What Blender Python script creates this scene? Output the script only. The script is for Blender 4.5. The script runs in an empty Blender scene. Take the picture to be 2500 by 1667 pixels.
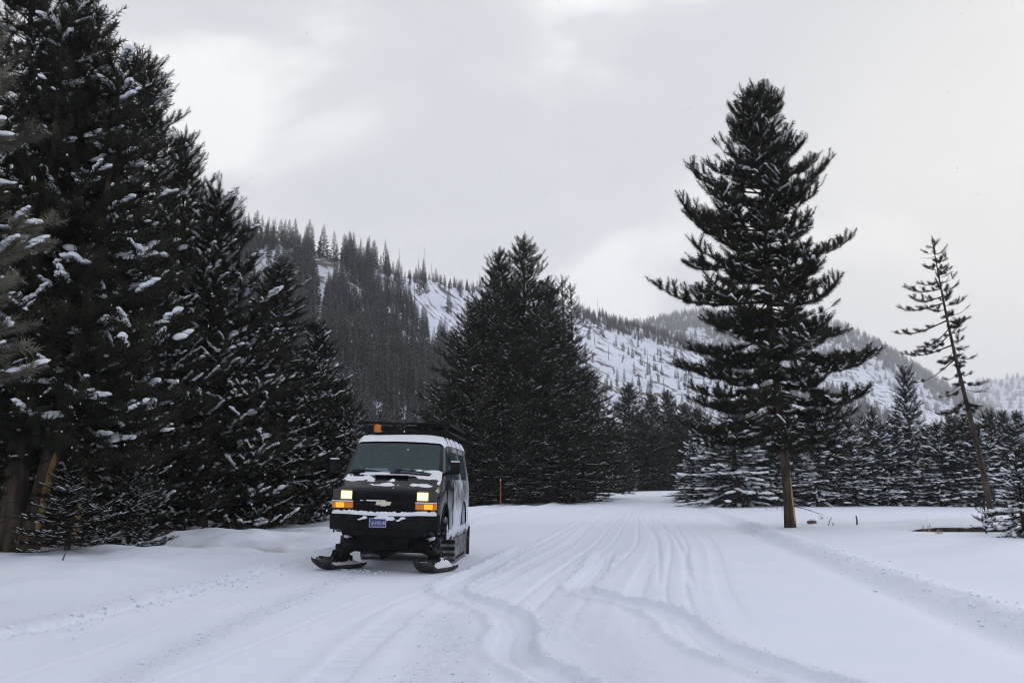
import bpy, bmesh, math, random
import numpy as np
from mathutils import Vector, Matrix, Euler
R = math.radians
sc = bpy.context.scene
col = sc.collection

# ------------------------------------------------------------------ camera
F = 2430.6; PITCH = R(8.11); CAMZ = 1.6
cd = bpy.data.cameras.new('camera'); cam = bpy.data.objects.new('camera', cd); col.objects.link(cam)
cd.lens = 35.0; cd.sensor_width = 36.0; cd.clip_start = 0.1; cd.clip_end = 20000
cam.location = (0, 0, CAMZ); cam.rotation_euler = (math.pi/2 + PITCH, 0, 0)
sc.camera = cam
CP, SP = math.cos(PITCH), math.sin(PITCH)
def ray(px, py):
    xc = (px-1250)/F; yc = (833.5-py)/F
    return np.array([xc, CP - yc*SP, SP + yc*CP])
def at(px, py, Y):
    d = ray(px, py); return np.array([0, 0, CAMZ]) + d*(Y/d[1])
def gnd(px, py, z=0.0):
    d = ray(px, py); return np.array([0, 0, CAMZ]) + d*((z-CAMZ)/d[2])
def proj(P):
    x, y, z = P[0], P[1], P[2]-CAMZ
    dep = y*CP + z*SP; up = -y*SP + z*CP
    return 1250 + F*x/dep, 833.5 - F*up/dep

# ------------------------------------------------------------------ world (overcast) and sun
SUN_AZ, SUN_EL = R(40), R(15)
SUN_DIR = Vector((math.sin(SUN_AZ)*math.cos(SUN_EL), math.cos(SUN_AZ)*math.cos(SUN_EL), math.sin(SUN_EL)))
w = bpy.data.worlds.new('World'); sc.world = w; w.use_nodes = True
nt = w.node_tree; N = nt.nodes; Lk = nt.links
for n in list(N): N.remove(n)
out = N.new('ShaderNodeOutputWorld'); bg = N.new('ShaderNodeBackground'); bg.inputs[1].default_value = 0.1
sky = N.new('ShaderNodeTexSky'); sky.sky_type = 'NISHITA'; sky.sun_disc = False
sky.sun_elevation = SUN_EL; sky.sun_rotation = SUN_AZ
tc = N.new('ShaderNodeTexCoord')
mp = N.new('ShaderNodeMapping'); mp.inputs['Scale'].default_value = (1.0, 1.0, 1.9); mp.inputs['Location'].default_value = (3.1, 1.7, 0.4)
nz = N.new('ShaderNodeTexNoise'); nz.inputs['Scale'].default_value = 3.4; nz.inputs['Detail'].default_value = 5.0; nz.inputs['Roughness'].default_value = 0.45; nz.inputs['Distortion'].default_value = 0.35
rp = N.new('ShaderNodeValToRGB')
e = rp.color_ramp.elements
e[0].position = 0.43; e[0].color = (0.65, 0.66, 0.69, 1)
e[1].position = 0.60; e[1].color = (0.97, 0.965, 0.955, 1)
m_ = rp.color_ramp.elements.new(0.52); m_.color = (0.715, 0.72, 0.74, 1)
dt = N.new('ShaderNodeVectorMath'); dt.operation = 'DOT_PRODUCT'; dt.inputs[1].default_value = Vector((math.sin(R(29))*math.cos(R(13)), math.cos(R(29))*math.cos(R(13)), math.sin(R(13))))
mr = N.new('ShaderNodeMapRange'); mr.interpolation_type = 'SMOOTHSTEP'
mr.inputs['From Min'].default_value = 0.945; mr.inputs['From Max'].default_value = 1.0; mr.inputs['To Max'].default_value = 0.6
gl = N.new('ShaderNodeMix'); gl.data_type = 'RGBA'; gl.inputs['B'].default_value = (0.92, 0.885, 0.81, 1)
sc10 = N.new('ShaderNodeVectorMath'); sc10.operation = 'SCALE'; sc10.inputs['Scale'].default_value = 11.5
mx = N.new('ShaderNodeMix'); mx.data_type = 'RGBA'; mx.inputs['Factor'].default_value = 0.94
Lk.new(tc.outputs['Generated'], mp.inputs['Vector']); Lk.new(mp.outputs[0], nz.inputs['Vector'])
Lk.new(nz.outputs['Fac'], rp.inputs[0]); Lk.new(tc.outputs['Generated'], dt.inputs[0])
Lk.new(dt.outputs['Value'], mr.inputs['Value']); Lk.new(mr.outputs[0], gl.inputs['Factor'])
Lk.new(rp.outputs[0], gl.inputs['A']); Lk.new(gl.outputs['Result'], sc10.inputs[0])
Lk.new(sky.outputs[0], mx.inputs['A']); Lk.new(sc10.outputs[0], mx.inputs['B'])
Lk.new(mx.outputs['Result'], bg.inputs[0]); Lk.new(bg.outputs[0], out.inputs[0])

sl = bpy.data.lights.new('sun', 'SUN'); sl.energy = 0.9; sl.angle = R(12); sl.color = (1.0, 0.95, 0.88)
so = bpy.data.objects.new('sun', sl); col.objects.link(so); so.location = (40, 60, 80)
so.rotation_euler = SUN_DIR.to_track_quat('Z', 'Y').to_euler()

sc.render.engine = 'CYCLES'
sc.view_settings.view_transform = 'Standard'; sc.view_settings.look = 'None'
sc.view_settings.exposure = 0.0; sc.view_settings.gamma = 1.0
sc.cycles.use_denoising = True; sc.cycles.denoising_prefilter = 'ACCURATE'; sc.cycles.filter_width = 1.1
sc.cycles.max_bounces = 6; sc.cycles.diffuse_bounces = 3; sc.cycles.glossy_bounces = 3
sc.cycles.transmission_bounces = 4; sc.cycles.transparent_max_bounces = 12; sc.cycles.volume_bounces = 1
sc.cycles.use_adaptive_sampling = True; sc.cycles.adaptive_threshold = 0.012

# ------------------------------------------------------------------ helpers
rng = np.random.default_rng(7)
def lat(ix, iy, seed):
    h = (ix.astype(np.int64)*374761393 + iy.astype(np.int64)*668265263 + seed*1274126177) & 0x7fffffff
    h = ((h ^ (h >> 13))*1274126177) & 0x7fffffff
    h = h ^ (h >> 16)
    return (h & 0xffff)/65535.0
def vnoise(x, y, seed=0):
    x = np.asarray(x, float); y = np.asarray(y, float)
    ix = np.floor(x); iy = np.floor(y); fx = x-ix; fy = y-iy
    fx = fx*fx*fx*(fx*(fx*6-15)+10); fy = fy*fy*fy*(fy*(fy*6-15)+10)
    a = lat(ix, iy, seed); b = lat(ix+1, iy, seed); c = lat(ix, iy+1, seed); d = lat(ix+1, iy+1, seed)
    return (a*(1-fx)+b*fx)*(1-fy) + (c*(1-fx)+d*fx)*fy
def fbm(x, y, seed=0, o=4, g=0.5):
    s = 0; a = 1; t = 0
    for k in range(o):
        s = s + a*vnoise(x*2**k + 17.3*k, y*2**k - 9.1*k, seed+k); t += a; a *= g
    return s/t
def sstep(a, b, x):
    t = np.clip((np.asarray(x, float)-a)/(b-a), 0, 1); return t*t*(3-2*t)
def lerp(a, b, t): return a+(b-a)*t

def mesh_np(name, V, T, mats, midx=None, smooth=False):
    V = np.asarray(V, np.float32); T = np.asarray(T, np.int32)
    me = bpy.data.meshes.new(name)
    k = T.shape[1]
    me.vertices.add(len(V)); me.vertices.foreach_set('co', V.ravel())
    me.loops.add(T.size); me.loops.foreach_set('vertex_index', T.ravel())
    me.polygons.add(len(T))
    me.polygons.foreach_set('loop_start', np.arange(0, T.size, k, dtype=np.int32))
    me.polygons.foreach_set('loop_total', np.full(len(T), k, np.int32))
    if midx is not None: me.polygons.foreach_set('material_index', np.asarray(midx, np.int32))
    me.polygons.foreach_set('use_smooth', np.full(len(T), bool(smooth)))
    for m in mats: me.materials.append(m)
    me.update(calc_edges=True)
    return me
def link(name, me, parent=None, kind=None):
    o = bpy.data.objects.new(name, me); col.objects.link(o)
    if parent is not None: o.parent = parent
    if kind: o['kind'] = kind
    return o
def tag(o, label=None, cat=None, group=None, kind=None):
    if label: o['label'] = label
    if cat: o['category'] = cat
    if group: o['group'] = group
    if kind: o['kind'] = kind
    return o
def empty(name, loc, rot=(0, 0, 0), scale=(1, 1, 1)):
    o = bpy.data.objects.new(name, None); col.objects.link(o)
    o.location = loc; o.rotation_euler = rot; o.scale = scale
    o.empty_display_size = 0.2
    return o

# ------------------------------------------------------------------ materials
def mat(name, color, rough=0.6, metal=0.0, **kw):
    m = bpy.data.materials.new(name); m.use_nodes = True
    b = m.node_tree.nodes['Principled BSDF']
    b.inputs['Base Color'].default_value = (*color, 1); b.inputs['Roughness'].default_value = rough
    b.inputs['Metallic'].default_value = metal
    for k, v in kw.items():
        b.inputs[k.replace('_', ' ')].default_value = v
    return m
def nodes(m): return m.node_tree.nodes, m.node_tree.links, m.node_tree.nodes['Principled BSDF']
def add_noise_color(m, c1, c2, scale, coord='Object', detail=4, stretch=(1, 1, 1), lo=0.35, hi=0.65, bump=0, bump_scale=None, dist=0.02):
    n, l, b = nodes(m)
    t = n.new('ShaderNodeTexCoord'); mp = n.new('ShaderNodeMapping'); mp.inputs['Scale'].default_value = stretch
    x = n.new('ShaderNodeTexNoise'); x.inputs['Scale'].default_value = scale; x.inputs['Detail'].default_value = detail
    r = n.new('ShaderNodeValToRGB'); r.color_ramp.elements[0].position = lo; r.color_ramp.elements[1].position = hi
    r.color_ramp.elements[0].color = (*c1, 1); r.color_ramp.elements[1].color = (*c2, 1)
    l.new(t.outputs[coord], mp.inputs[0]); l.new(mp.outputs[0], x.inputs['Vector']); l.new(x.outputs['Fac'], r.inputs[0]); l.new(r.outputs[0], b.inputs['Base Color'])
    if bump:
        y = n.new('ShaderNodeTexNoise'); y.inputs['Scale'].default_value = bump_scale or scale*2; y.inputs['Detail'].default_value = 5
        l.new(mp.outputs[0], y.inputs['Vector'])
        bp = n.new('ShaderNodeBump'); bp.inputs['Strength'].default_value = bump; bp.inputs['Distance'].default_value = dist
        l.new(y.outputs['Fac'], bp.inputs['Height']); l.new(bp.outputs[0], b.inputs['Normal'])
    return m
SNOWC = (0.745, 0.795, 0.93)
M = {}
M['snow'] = mat('snow', SNOWC, 0.7, Specular_IOR_Level=0.25)
M['tree_snow'] = mat('tree_snow', (0.80, 0.83, 0.90), 0.8, Specular_IOR_Level=0.1)
add_noise_color(M['tree_snow'], (0.74, 0.78, 0.87), (0.82, 0.845, 0.90), 6, bump=0.5, bump_scale=25, dist=0.03)
M['van_snow'] = mat('van_snow', SNOWC, 0.8, Specular_IOR_Level=0.1)
add_noise_color(M['van_snow'], (0.72, 0.755, 0.84), (0.80, 0.83, 0.92), 8, bump=0.6, bump_scale=30, dist=0.02)
# ground snow: crisp fine grain, rougher where an attribute says it was churned
M['ground'] = mat('ground_snow', SNOWC, 0.75, Specular_IOR_Level=0.2)
n, l, b = nodes(M['ground'])
t = n.new('ShaderNodeTexCoord'); a = n.new('ShaderNodeAttribute'); a.attribute_name = 'rough'
n1 = n.new('ShaderNodeTexNoise'); n1.inputs['Scale'].default_value = 26; n1.inputs['Detail'].default_value = 6; n1.inputs['Roughness'].default_value = 0.65
n2 = n.new('ShaderNodeTexNoise'); n2.inputs['Scale'].default_value = 0.5; n2.inputs['Detail'].default_value = 3
l.new(t.outputs['Object'], n1.inputs['Vector']); l.new(t.outputs['Object'], n2.inputs['Vector'])
mu = n.new('ShaderNodeMath'); mu.operation = 'MULTIPLY'; l.new(n1.outputs['Fac'], mu.inputs[0])
ad = n.new('ShaderNodeMath'); ad.operation = 'MULTIPLY_ADD'; ad.inputs[1].default_value = 0.8; ad.inputs[2].default_value = 0.12
l.new(a.outputs['Fac'], ad.inputs[0]); l.new(ad.outputs[0], mu.inputs[1])
bp = n.new('ShaderNodeBump'); bp.inputs['Strength'].default_value = 0.9; bp.inputs['Distance'].default_value = 0.05
l.new(mu.outputs[0], bp.inputs['Height']); l.new(bp.outputs[0], b.inputs['Normal'])
rr = n.new('ShaderNodeValToRGB'); rr.color_ramp.elements[0].color = (0.725, 0.78, 0.925, 1); rr.color_ramp.elements[1].color = (0.765, 0.81, 0.93, 1)
rr.color_ramp.elements[0].position = 0.3; rr.color_ramp.elements[1].position = 0.7
l.new(n2.outputs['Fac'], rr.inputs[0])
ai = n.new('ShaderNodeAttribute'); ai.attribute_name = 'ice'
mi = n.new('ShaderNodeMix'); mi.data_type = 'RGBA'; mi.inputs['B'].default_value = (0.44, 0.45, 0.45, 1)
l.new(ai.outputs['Fac'], mi.inputs['Factor']); l.new(rr.outputs[0], mi.inputs['A']); l.new(mi.outputs['Result'], b.inputs['Base Color'])

def needle_mat(name, c1, c2):
    m = mat(name, c1, 0.7, Specular_IOR_Level=0.08)
    add_noise_color(m, c1, c2, 1.3, detail=3, lo=0.3, hi=0.7)
    return m
M['needle'] = needle_mat('pine_needle', (0.010, 0.012, 0.009), (0.028, 0.030, 0.020))
M['needle_frost'] = needle_mat('frosted_needle', (0.07, 0.072, 0.055), (0.20, 0.19, 0.155))
M['needle_spruce'] = needle_mat('spruce_needle', (0.014, 0.020, 0.017), (0.030, 0.038, 0.030))
M['needle_far'] = needle_mat('far_needle', (0.014, 0.017, 0.018), (0.028, 0.031, 0.033))
M['bark'] = add_noise_color(mat('bark', (0.1, 0.08, 0.06), 0.9, Specular_IOR_Level=0.1), (0.028, 0.023, 0.020), (0.10, 0.078, 0.062), 5, stretch=(1, 1, 0.25), bump=1.0, bump_scale=9, dist=0.06)
M['bark_scar'] = add_noise_color(mat('bark_scar', (0.4, 0.25, 0.08), 0.8), (0.26, 0.15, 0.05), (0.46, 0.31, 0.11), 5, stretch=(1, 1, 0.2))
M['twig'] = add_noise_color(mat('twig_bark', (0.06, 0.05, 0.045), 0.9, Specular_IOR_Level=0.1), (0.020, 0.017, 0.016), (0.055, 0.048, 0.044), 4)
M['dead'] = add_noise_color(mat('dead_wood', (0.12, 0.1, 0.09), 0.9), (0.07, 0.06, 0.055), (0.16, 0.14, 0.13), 3)
M['grass'] = mat('dry_grass', (0.30, 0.26, 0.20), 0.9)
M['stake'] = mat('stake_paint', (0.42, 0.10, 0.04), 0.6)

# ------------------------------------------------------------------ ground
def xr(y): return 0.1*y - 1.0 + 0.0004*y*y
def xroad(y): y = np.clip(y, -40, 150); return xr(y)
def ground_z(x, y):
    x = np.asarray(x, float); y = np.asarray(y, float)
    e = x - xroad(y); eL = -(e+5.0); eR = e-5.0
    z = np.zeros_like(x)
    z += 0.80*np.exp(-((y-112)/30)**2)*np.exp(-((e-3)/16)**2)
    z += -0.026*(x+2.33)*np.exp(-((x+2.2)/2.2)**4)*sstep(14, 16.5, y)*(1-sstep(24, 27, y))
    # left shoulder: soft drifts, a wind-scoured hollow, then the river channel
    sh = sstep(0.2, 2.5, eL)*(1-sstep(80, 120, y))
    z += sh*(0.42*(fbm(x*0.34+3, y*0.30, 11, 3)-0.45) + 0.30*(fbm(x*0.75+1, y*0.55, 21, 3)-0.5) + 0.06)
    z += 0.14*np.exp(-((eL-0.35)/0.4)**2)*(0.7+0.6*fbm(x*1.4, y*0.8, 5, 3))
    hol = np.exp(-(((x+0.06*(y-27)+8.2)/3.6)**4 + ((y-26.3)/1.9)**4))
    z += -0.50*hol
    z += 0.16*np.exp(-(((x+8)/4.0)**2 + ((y-22.2)/1.4)**2))
    riv = sstep(4.5, 8.5, eL)*sstep(42, 48, y)*(1-sstep(82, 90, y))
    z += -1.5*riv
    z += -0.5*sstep(5, 9, eL)*sstep(31, 42, y)*(1-sstep(100, 160, y))
    # right shoulder: ploughed edge then open drifted meadow
    z += 0.10*np.exp(-((eR-0.75)/0.35)**2)*(0.6+0.8*fbm(x*1.6, y*0.7, 33, 3)) - 0.07*np.exp(-((eR-0.05)/0.35)**2)
    mr_ = sstep(0.8, 4.5, eR)
    z += mr_*(0.10 + 0.16*(fbm(x*0.16, y*0.13, 41, 3)-0.5))*(1-sstep(90, 140, y))
    cr = sstep(12.2, 14.8, x)*sstep(31.0, 34.2, y)*(1-sstep(35.7, 36.2, y))
    z += -0.62*cr
    z += 0.22*sstep(13.2, 15.5, x)*np.exp(-((y-37.6)/1.5)**2)*(0.7+0.6*fbm(x*0.6, y*0.5, 51, 2))
    z += sstep(150, 400, y)*(-2.0)
    return z
def gz(x, y): return float(ground_z(np.array([x]), np.array([y]))[0])

def densify(a, b, f):   # geometric spacing outwards
    o = [a]
    while o[-1] < b: o.append(o[-1] + max(f*(o[-1]-a+1.2), 0.05))
    return o
xc_ = list(np.arange(-8.0, -3.0, 0.06))+list(np.arange(-3.0, 6.0, 0.034))+list(np.arange(6.0, 9.5, 0.06))
xr_ = [v for v in densify(9.5, 5200, 0.055)][1:]
xl_ = [-8.0-(v-9.5) for v in densify(9.5, 5200, 0.055)][1:]
XS = np.array(sorted(xl_ + xc_ + xr_))
ys = [6.0]
while ys[-1] < 60: ys.append(ys[-1] + 0.0044*ys[-1])
while ys[-1] < 6500: ys.append(ys[-1]*1.035)
yb = [5.6, 5.0, 4.0, 2.5, 0, -4, -10, -20, -40, -80, -160, -400, -1000]
YS = np.array(sorted(yb + ys))
GX, GY = np.meshgrid(XS, YS)
GZ = ground_z(GX, GY)
rough = np.zeros_like(GX); ice = np.zeros_like(GX)
near = (GY > 4) & (GY < 130) & (np.abs(GX) < 60)
e_ = GX - xroad(GY)
# rough edges of the groomed lane
rough += 0.45*np.exp(-((e_+5.3)/0.5)**2) + 0.55*np.exp(-((e_-5.5)/0.55)**2)
rough += 0.45*sstep(-0.4, 0.3, e_ - (0.0))*(1-sstep(1.6, 2.6, e_))*(GY < 60)
hol = np.exp(-(((GX+0.06*(GY-27)+8.2)/3.6)**4 + ((GY-26.3)/1.9)**4))
ice += sstep(0.45, 0.9, hol + 0.35*(fbm(GX*0.8, GY*1.2, 77, 3)-0.5))*0.8

def path_px(pts): return np.array([gnd(px, py)[:2] for px, py in pts])
def spline(P, n=60):
    P = np.asarray(P); m = len(P); o = []
    for i in range(m-1):
        p0 = P[max(i-1, 0)]; p1 = P[i]; p2 = P[i+1]; p3 = P[min(i+2, m-1)]
        for t in np.linspace(0, 1, max(2, n//(m-1)), endpoint=False):
            o.append(0.5*((2*p1)+(-p0+p2)*t+(2*p0-5*p1+4*p2-p3)*t*t+(-p0+3*p1-3*p2+p3)*t**3))
    o.append(P[-1]); return np.array(o)
def sdist(P, mask):
    x = GX[mask]; y = GY[mask]
    best = np.full(x.shape, 1e9); sgn = np.ones_like(best); arc = np.zeros_like(best); acc = 0
    for i in range(len(P)-1):
        a = P[i]; d = P[i+1]-a; L2 = d@d
        if L2 < 1e-9: continue
        t = np.clip(((x-a[0])*d[0]+(y-a[1])*d[1])/L2, 0, 1)
        qx = x-a[0]-t*d[0]; qy = y-a[1]-t*d[1]; D = np.hypot(qx, qy)
        m = D < best
        best[m] = D[m]; sgn[m] = np.sign(d[0]*qy-d[1]*qx)[m]; arc[m] = (acc+t*math.sqrt(L2))[m]
        acc += math.sqrt(L2)
    return best*sgn, arc, acc
def rut(pts, w, depth, rim=0.45, rgh=0.0, px=True, lug=0.0, fade=(0.0, 0.0), noise=0.25, rimw=0.09):
    P = path_px(pts) if px else np.asarray(pts, float)
    P = spline(P, 80)
    mn = P.min(0)-1.2; mx = P.max(0)+1.2
    mask = (GX > mn[0]) & (GX < mx[0]) & (GY > mn[1]) & (GY < mx[1])
    if not mask.any(): return
    s, arc, tot = sdist(P, mask)
    x = GX[mask]; y = GY[mask]
    s = s + 0.05*(fbm(x*2.5, y*2.5, 91, 3)-0.5) + 0.03*(fbm(x*12, y*12, 92, 2)-0.5)
    a = np.abs(s)
    f = np.ones_like(a)
    if fade[0]: f *= sstep(0, fade[0], arc)
    if fade[1]: f *= 1-sstep(tot-fade[1], tot, arc)
    inside = 1-sstep(w*0.46, w*0.53, a)
    rimv = np.exp(-((a-w*0.5-rimw*0.9)/rimw)**2)*(1+noise*2*(fbm(x*5, y*5, 61, 3)-0.5)*2)
    dz = -depth*inside + rim*depth*rimv
    if lug: dz += inside*lug*np.sin(arc*2*math.pi/0.11)
    GZ[mask] += dz*f
    if rgh > 0: rough[mask] = np.maximum(rough[mask], rgh*(np.exp(-((a-w*0.5-0.1)/0.15)**2))*f)
    rough[mask] *= 1-0.9*inside*f*(1 if rgh >= 0 else 0)

# old straight traffic lines running up the road
for off, ww, dd in ((-0.5, 0.30, 0.012), (0.35, 0.07, 0.02), (0.75, 0.07, 0.022), (1.3, 0.08, 0.018), (1.85, 0.30, 0.014), (2.35, 0.07, 0.02), (2.75, 0.07, 0.022), (3.3, 0.25, 0.010), (-1.2, 0.10, 0.014)):
    yy = np.linspace(9.5, 95, 16)
    xx = xroad(yy) + off - 0.9*sstep(30, 9, yy) + 0.07*np.sin(yy*0.13+off*3)
    rut(np.stack([xx, yy], 1), ww, dd, 0.6, 0.25, px=False, fade=(6, 20))
for off, ww, dd in ((1.55, 0.09, 0.018), (2.1, 0.09, 0.02)):
    yy = np.linspace(15, 70, 12); xx = xroad(yy)+off+0.35*np.sin((yy-15)*0.11)
    rut(np.stack([xx, yy], 1), ww, dd, 0.6, 0.2, px=False, fade=(3, 15))
# the two swerving snowmobile-width troughs
S1 = [(1290, 1330), (1215, 1370), (1150, 1402), (1098, 1428), (1120, 1452), (1180, 1474), (1240, 1502), (1262, 1538), (1248, 1572), (1275, 1612), (1345, 1650), (1440, 1700), (1560, 1760)]
S2 = [(1478, 1345), (1465, 1375), (1445, 1402), (1412, 1430), (1440, 1448), (1510, 1464), (1590, 1482), (1650, 1512), (1690, 1550), (1770, 1592), (1880, 1630), (2010, 1672), (2160, 1720)]
for S in (S1, S2):
    rut(S, 0.44, 0.062, 0.55, 0.6, fade=(3.0, 0), rimw=0.065, noise=0.5)
def shift(S, k):
    P = spline(path_px(S), 80); T = np.gradient(P, axis=0); T /= np.linalg.norm(T, axis=1)[:, None]+1e-9
    return P + np.stack([T[:, 1], -T[:, 0]], 1)*k
rut(shift(S1, 0.02), 0.05, 0.018, 0.4, -1, px=False, fade=(3, 0), rimw=0.04)
rut(shift(S2, -0.03), 0.05, 0.018, 0.4, -1, px=False, fade=(3, 0), rimw=0.04)
# fresh van approach marks: thin lines, crumbs, ribbed belt print
rut([(-60, 1690), (200, 1602), (450, 1512), (700, 1428), (800, 1396)], 0.05, 0.010, 1.1, 0.12, rimw=0.05)
rut([(330, 1690), (560, 1600), (780, 1508), (920, 1446)], 0.04, 0.008, 1.0, 0.1, rimw=0.05)
rut([(-80, 1600), (200, 1530), (480, 1455), (720, 1392)], 0.10, 0.016, 0.9, 0.2, rimw=0.08)
rut([(740, 1720), (850, 1612), (960, 1518), (1050, 1452)], 0.34, 0.022, 0.7, 0.35, lug=0.02, fade=(0, 2.5))
for S, ww, am in (([(230, 1690), (470, 1570), (700, 1470), (860, 1405)], 0.26, 0.05), ([(1000, 1700), (1080, 1600), (1110, 1500)], 0.35, 0.03),
                  ([(1560, 1690), (1500, 1600), (1430, 1500)], 0.5, 0.022), ([(1290, 1600), (1350, 1500), (1400, 1430)], 0.35, 0.02), ([(1180, 1700), (1130, 1620), (1130, 1540)], 0.25, 0.03)):
    P = spline(path_px(S), 60); mn = P.min(0)-1; mx = P.max(0)+1
    mask = (GX > mn[0]) & (GX < mx[0]) & (GY > mn[1]) & (GY < mx[1])
    s, arc, tot = sdist(P, mask); x = GX[mask]; y = GY[mask]
    k = np.exp(-(s/ww)**2)
    GZ[mask] += k*am*np.clip(fbm(x*8, y*6, 15, 3)-0.5, -0.12, 0.4)*1.6
    rough[mask] = np.maximum(rough[mask], k*0.7)
# crumbs thrown on the edges of the lane
k = np.exp(-((e_-5.75)/0.5)**2)*(GY < 60)
GZ += k*0.10*np.clip(fbm(GX*6, GY*4, 19, 3)-0.52, 0, 1)
k = np.exp(-((e_+5.4)/0.45)**2)*(GY < 60)
GZ += k*0.08*np.clip(fbm(GX*6, GY*4, 23, 3)-0.5, 0, 1)
GZ += 0.006*(fbm(GX*3, GY*3, 71, 2)-0.5)*(np.abs(e_) < 5)*(GY < 60)
GZ += 0.010*(fbm(GX*1.1, GY*1.1, 72, 2)-0.5)*(GY < 60)
ny, nx = GX.shape
V = np.stack([GX, GY, GZ], -1).reshape(-1, 3)
i0 = (np.arange(ny-1)[:, None]*nx + np.arange(nx-1)[None]).ravel()
Q = np.stack([i0, i0+1, i0+nx+1, i0+nx], 1)
gm = mesh_np('snow_ground', V, Q, [M['ground']], smooth=True)
for nm, arr in (('rough', rough), ('ice', ice)):
    at_ = gm.attributes.new(nm, 'FLOAT', 'POINT'); at_.data.foreach_set('value', arr.astype(np.float32).ravel())
tag(link('snow_ground', gm), kind='structure')
def grid_z(x, y):
    i = np.clip(np.searchsorted(XS, x)-1, 0, nx-2); j = np.clip(np.searchsorted(YS, y)-1, 0, ny-2)
    return float(GZ[j, i])

# river
M['water'] = mat('river_water', (0.055, 0.06, 0.065), 0.12, Specular_IOR_Level=0.5)
n, l, b = nodes(M['water']); t = n.new('ShaderNodeTexCoord'); mpg = n.new('ShaderNodeMapping'); mpg.inputs['Scale'].default_value = (0.6, 2.2, 1)
x = n.new('ShaderNodeTexNoise'); x.inputs['Scale'].default_value = 1.6; x.inputs['Detail'].default_value = 4
bp = n.new('ShaderNodeBump'); bp.inputs['Strength'].default_value = 0.35; bp.inputs['Distance'].default_value = 0.08
l.new(t.outputs['Object'], mpg.inputs[0]); l.new(mpg.outputs[0], x.inputs['Vector']); l.new(x.outputs['Fac'], bp.inputs['Height']); l.new(bp.outputs[0], b.inputs['Normal'])
wm = mesh_np('river', [(-160, 40, -0.86), (2, 40, -0.86), (2, 92, -0.86), (-160, 92, -0.86)], [[0, 1, 2, 3]], [M['water']])
tag(link('river', wm), kind='structure')

# ------------------------------------------------------------------ hills
def polyl(tbl, s):
    tbl = np.array(tbl, float); return np.array([np.interp(s, tbl[:, 0], tbl[:, k]) for k in range(1, tbl.shape[1])]).T
M['hill'] = mat('hill_snow', SNOWC, 0.85, Specular_IOR_Level=0.1)
n, l, b = nodes(M['hill'])
t = n.new('ShaderNodeTexCoord'); x1 = n.new('ShaderNodeTexNoise'); x1.inputs['Scale'].default_value = 0.07; x1.inputs['Detail'].default_value = 9; x1.inputs['Roughness'].default_value = 0.68
r1 = n.new('ShaderNodeValToRGB'); r1.color_ramp.elements[0].position = 0.41; r1.color_ramp.elements[1].position = 0.47
r1.color_ramp.elements[0].color = (0.13, 0.12, 0.12, 1); r1.color_ramp.elements[1].color = (*SNOWC, 1)
bp = n.new('ShaderNodeBump'); bp.inputs['Strength'].default_value = 0.8; bp.inputs['Distance'].default_value = 4.0
l.new(t.outputs['Object'], x1.inputs['Vector']); l.new(x1.outputs['Fac'], r1.inputs[0]); l.new(r1.outputs[0], b.inputs['Base Color'])
l.new(x1.outputs['Fac'], bp.inputs['Height']); l.new(bp.outputs[0], b.inputs['Normal'])
class Hill:
    def __init__(s, name, ridge, base, amp, seed, nu=200, nv=70):
        # ridge / base rows: (image x of the direction, image y, distance)
        s.rx = np.array([r[0] for r in ridge]); s.rid = np.array([at(*r) for r in ridge]); s.bas = np.array([[*at(r[0], 1185, r[1])[:2], -2.5] for r in base]); s.bx = np.array([r[0] for r in base])
        s.amp = amp; s.seed = seed; s.x0, s.x1 = s.rx[0], s.rx[-1]
        us = np.linspace(s.x0, s.x1, nu); vs = np.concatenate([np.linspace(0, 1, nv), np.linspace(1.03, 1.8, 14)])
        U, Vv = np.meshgrid(us, vs)
        P = s.pos(U.ravel(), Vv.ravel())
        i0 = (np.arange(len(vs)-1)[:, None]*nu + np.arange(nu-1)[None]).ravel()
        me = mesh_np(name, P, np.stack([i0, i0+1, i0+nu+1, i0+nu], 1), [M['hill']], smooth=True)
        tag(link(name, me), kind='structure')
    def pos(s, u, v):
        u = np.atleast_1d(np.asarray(u, float)); v = np.atleast_1d(np.asarray(v, float))
        r = np.array([np.interp(u, s.rx, s.rid[:, k]) for k in range(3)]).T
        b = np.array([np.interp(u, s.bx, s.bas[:, k]) for k in range(3)]).T
        vc = np.minimum(v, 1)[:, None]
        P = b + (r-b)*vc
        P[:, 2] = b[:, 2] + (r[:, 2]-b[:, 2])*(vc[:, 0]**1.12)
        back = np.maximum(v-1, 0)
        d = (r-b)[:, :2]; 
        P[:, :2] += d*back[:, None]*1.0
        P[:, 2] -= (r[:, 2]-b[:, 2])*(0.12*back + 1.2*back**2)
        P[:, 2] = np.maximum(P[:, 2], -2.6)
        sc_ = s.amp*6
        nzv = (fbm(P[:, 0]/sc_, P[:, 1]/sc_, s.seed, 5)-0.5)*2*s.amp
        P[:, 2] += nzv*np.clip(v*4, 0, 1)*np.where(v > 0.85, 0.45, 1)
        return P
H1 = Hill('near_hill',
    [(-900, 560, 520), (300, 565, 490), (560, 582, 470), (700, 592, 460), (850, 640, 470), (960, 672, 510), (1060, 690, 600), (1180, 706, 700), (1330, 735, 770), (1450, 768, 820), (1560, 802, 870), (1700, 838, 930), (1900, 950, 980), (2150, 1130, 1000)],
    [(-900, 230), (700, 240), (1000, 255), (1300, 300), (1700, 380), (2150, 460)], 9, 101)
H2b = Hill('forested_spur', [(1500, 940, 1150), (1950, 952, 1150), (2040, 962, 1150), (2110, 992, 1150), (2190, 1028, 1150), (2300, 1075, 1150), (2500, 1160, 1150)],
    [(1500, 760), (2500, 700)], 6, 131, 90, 30)
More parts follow.
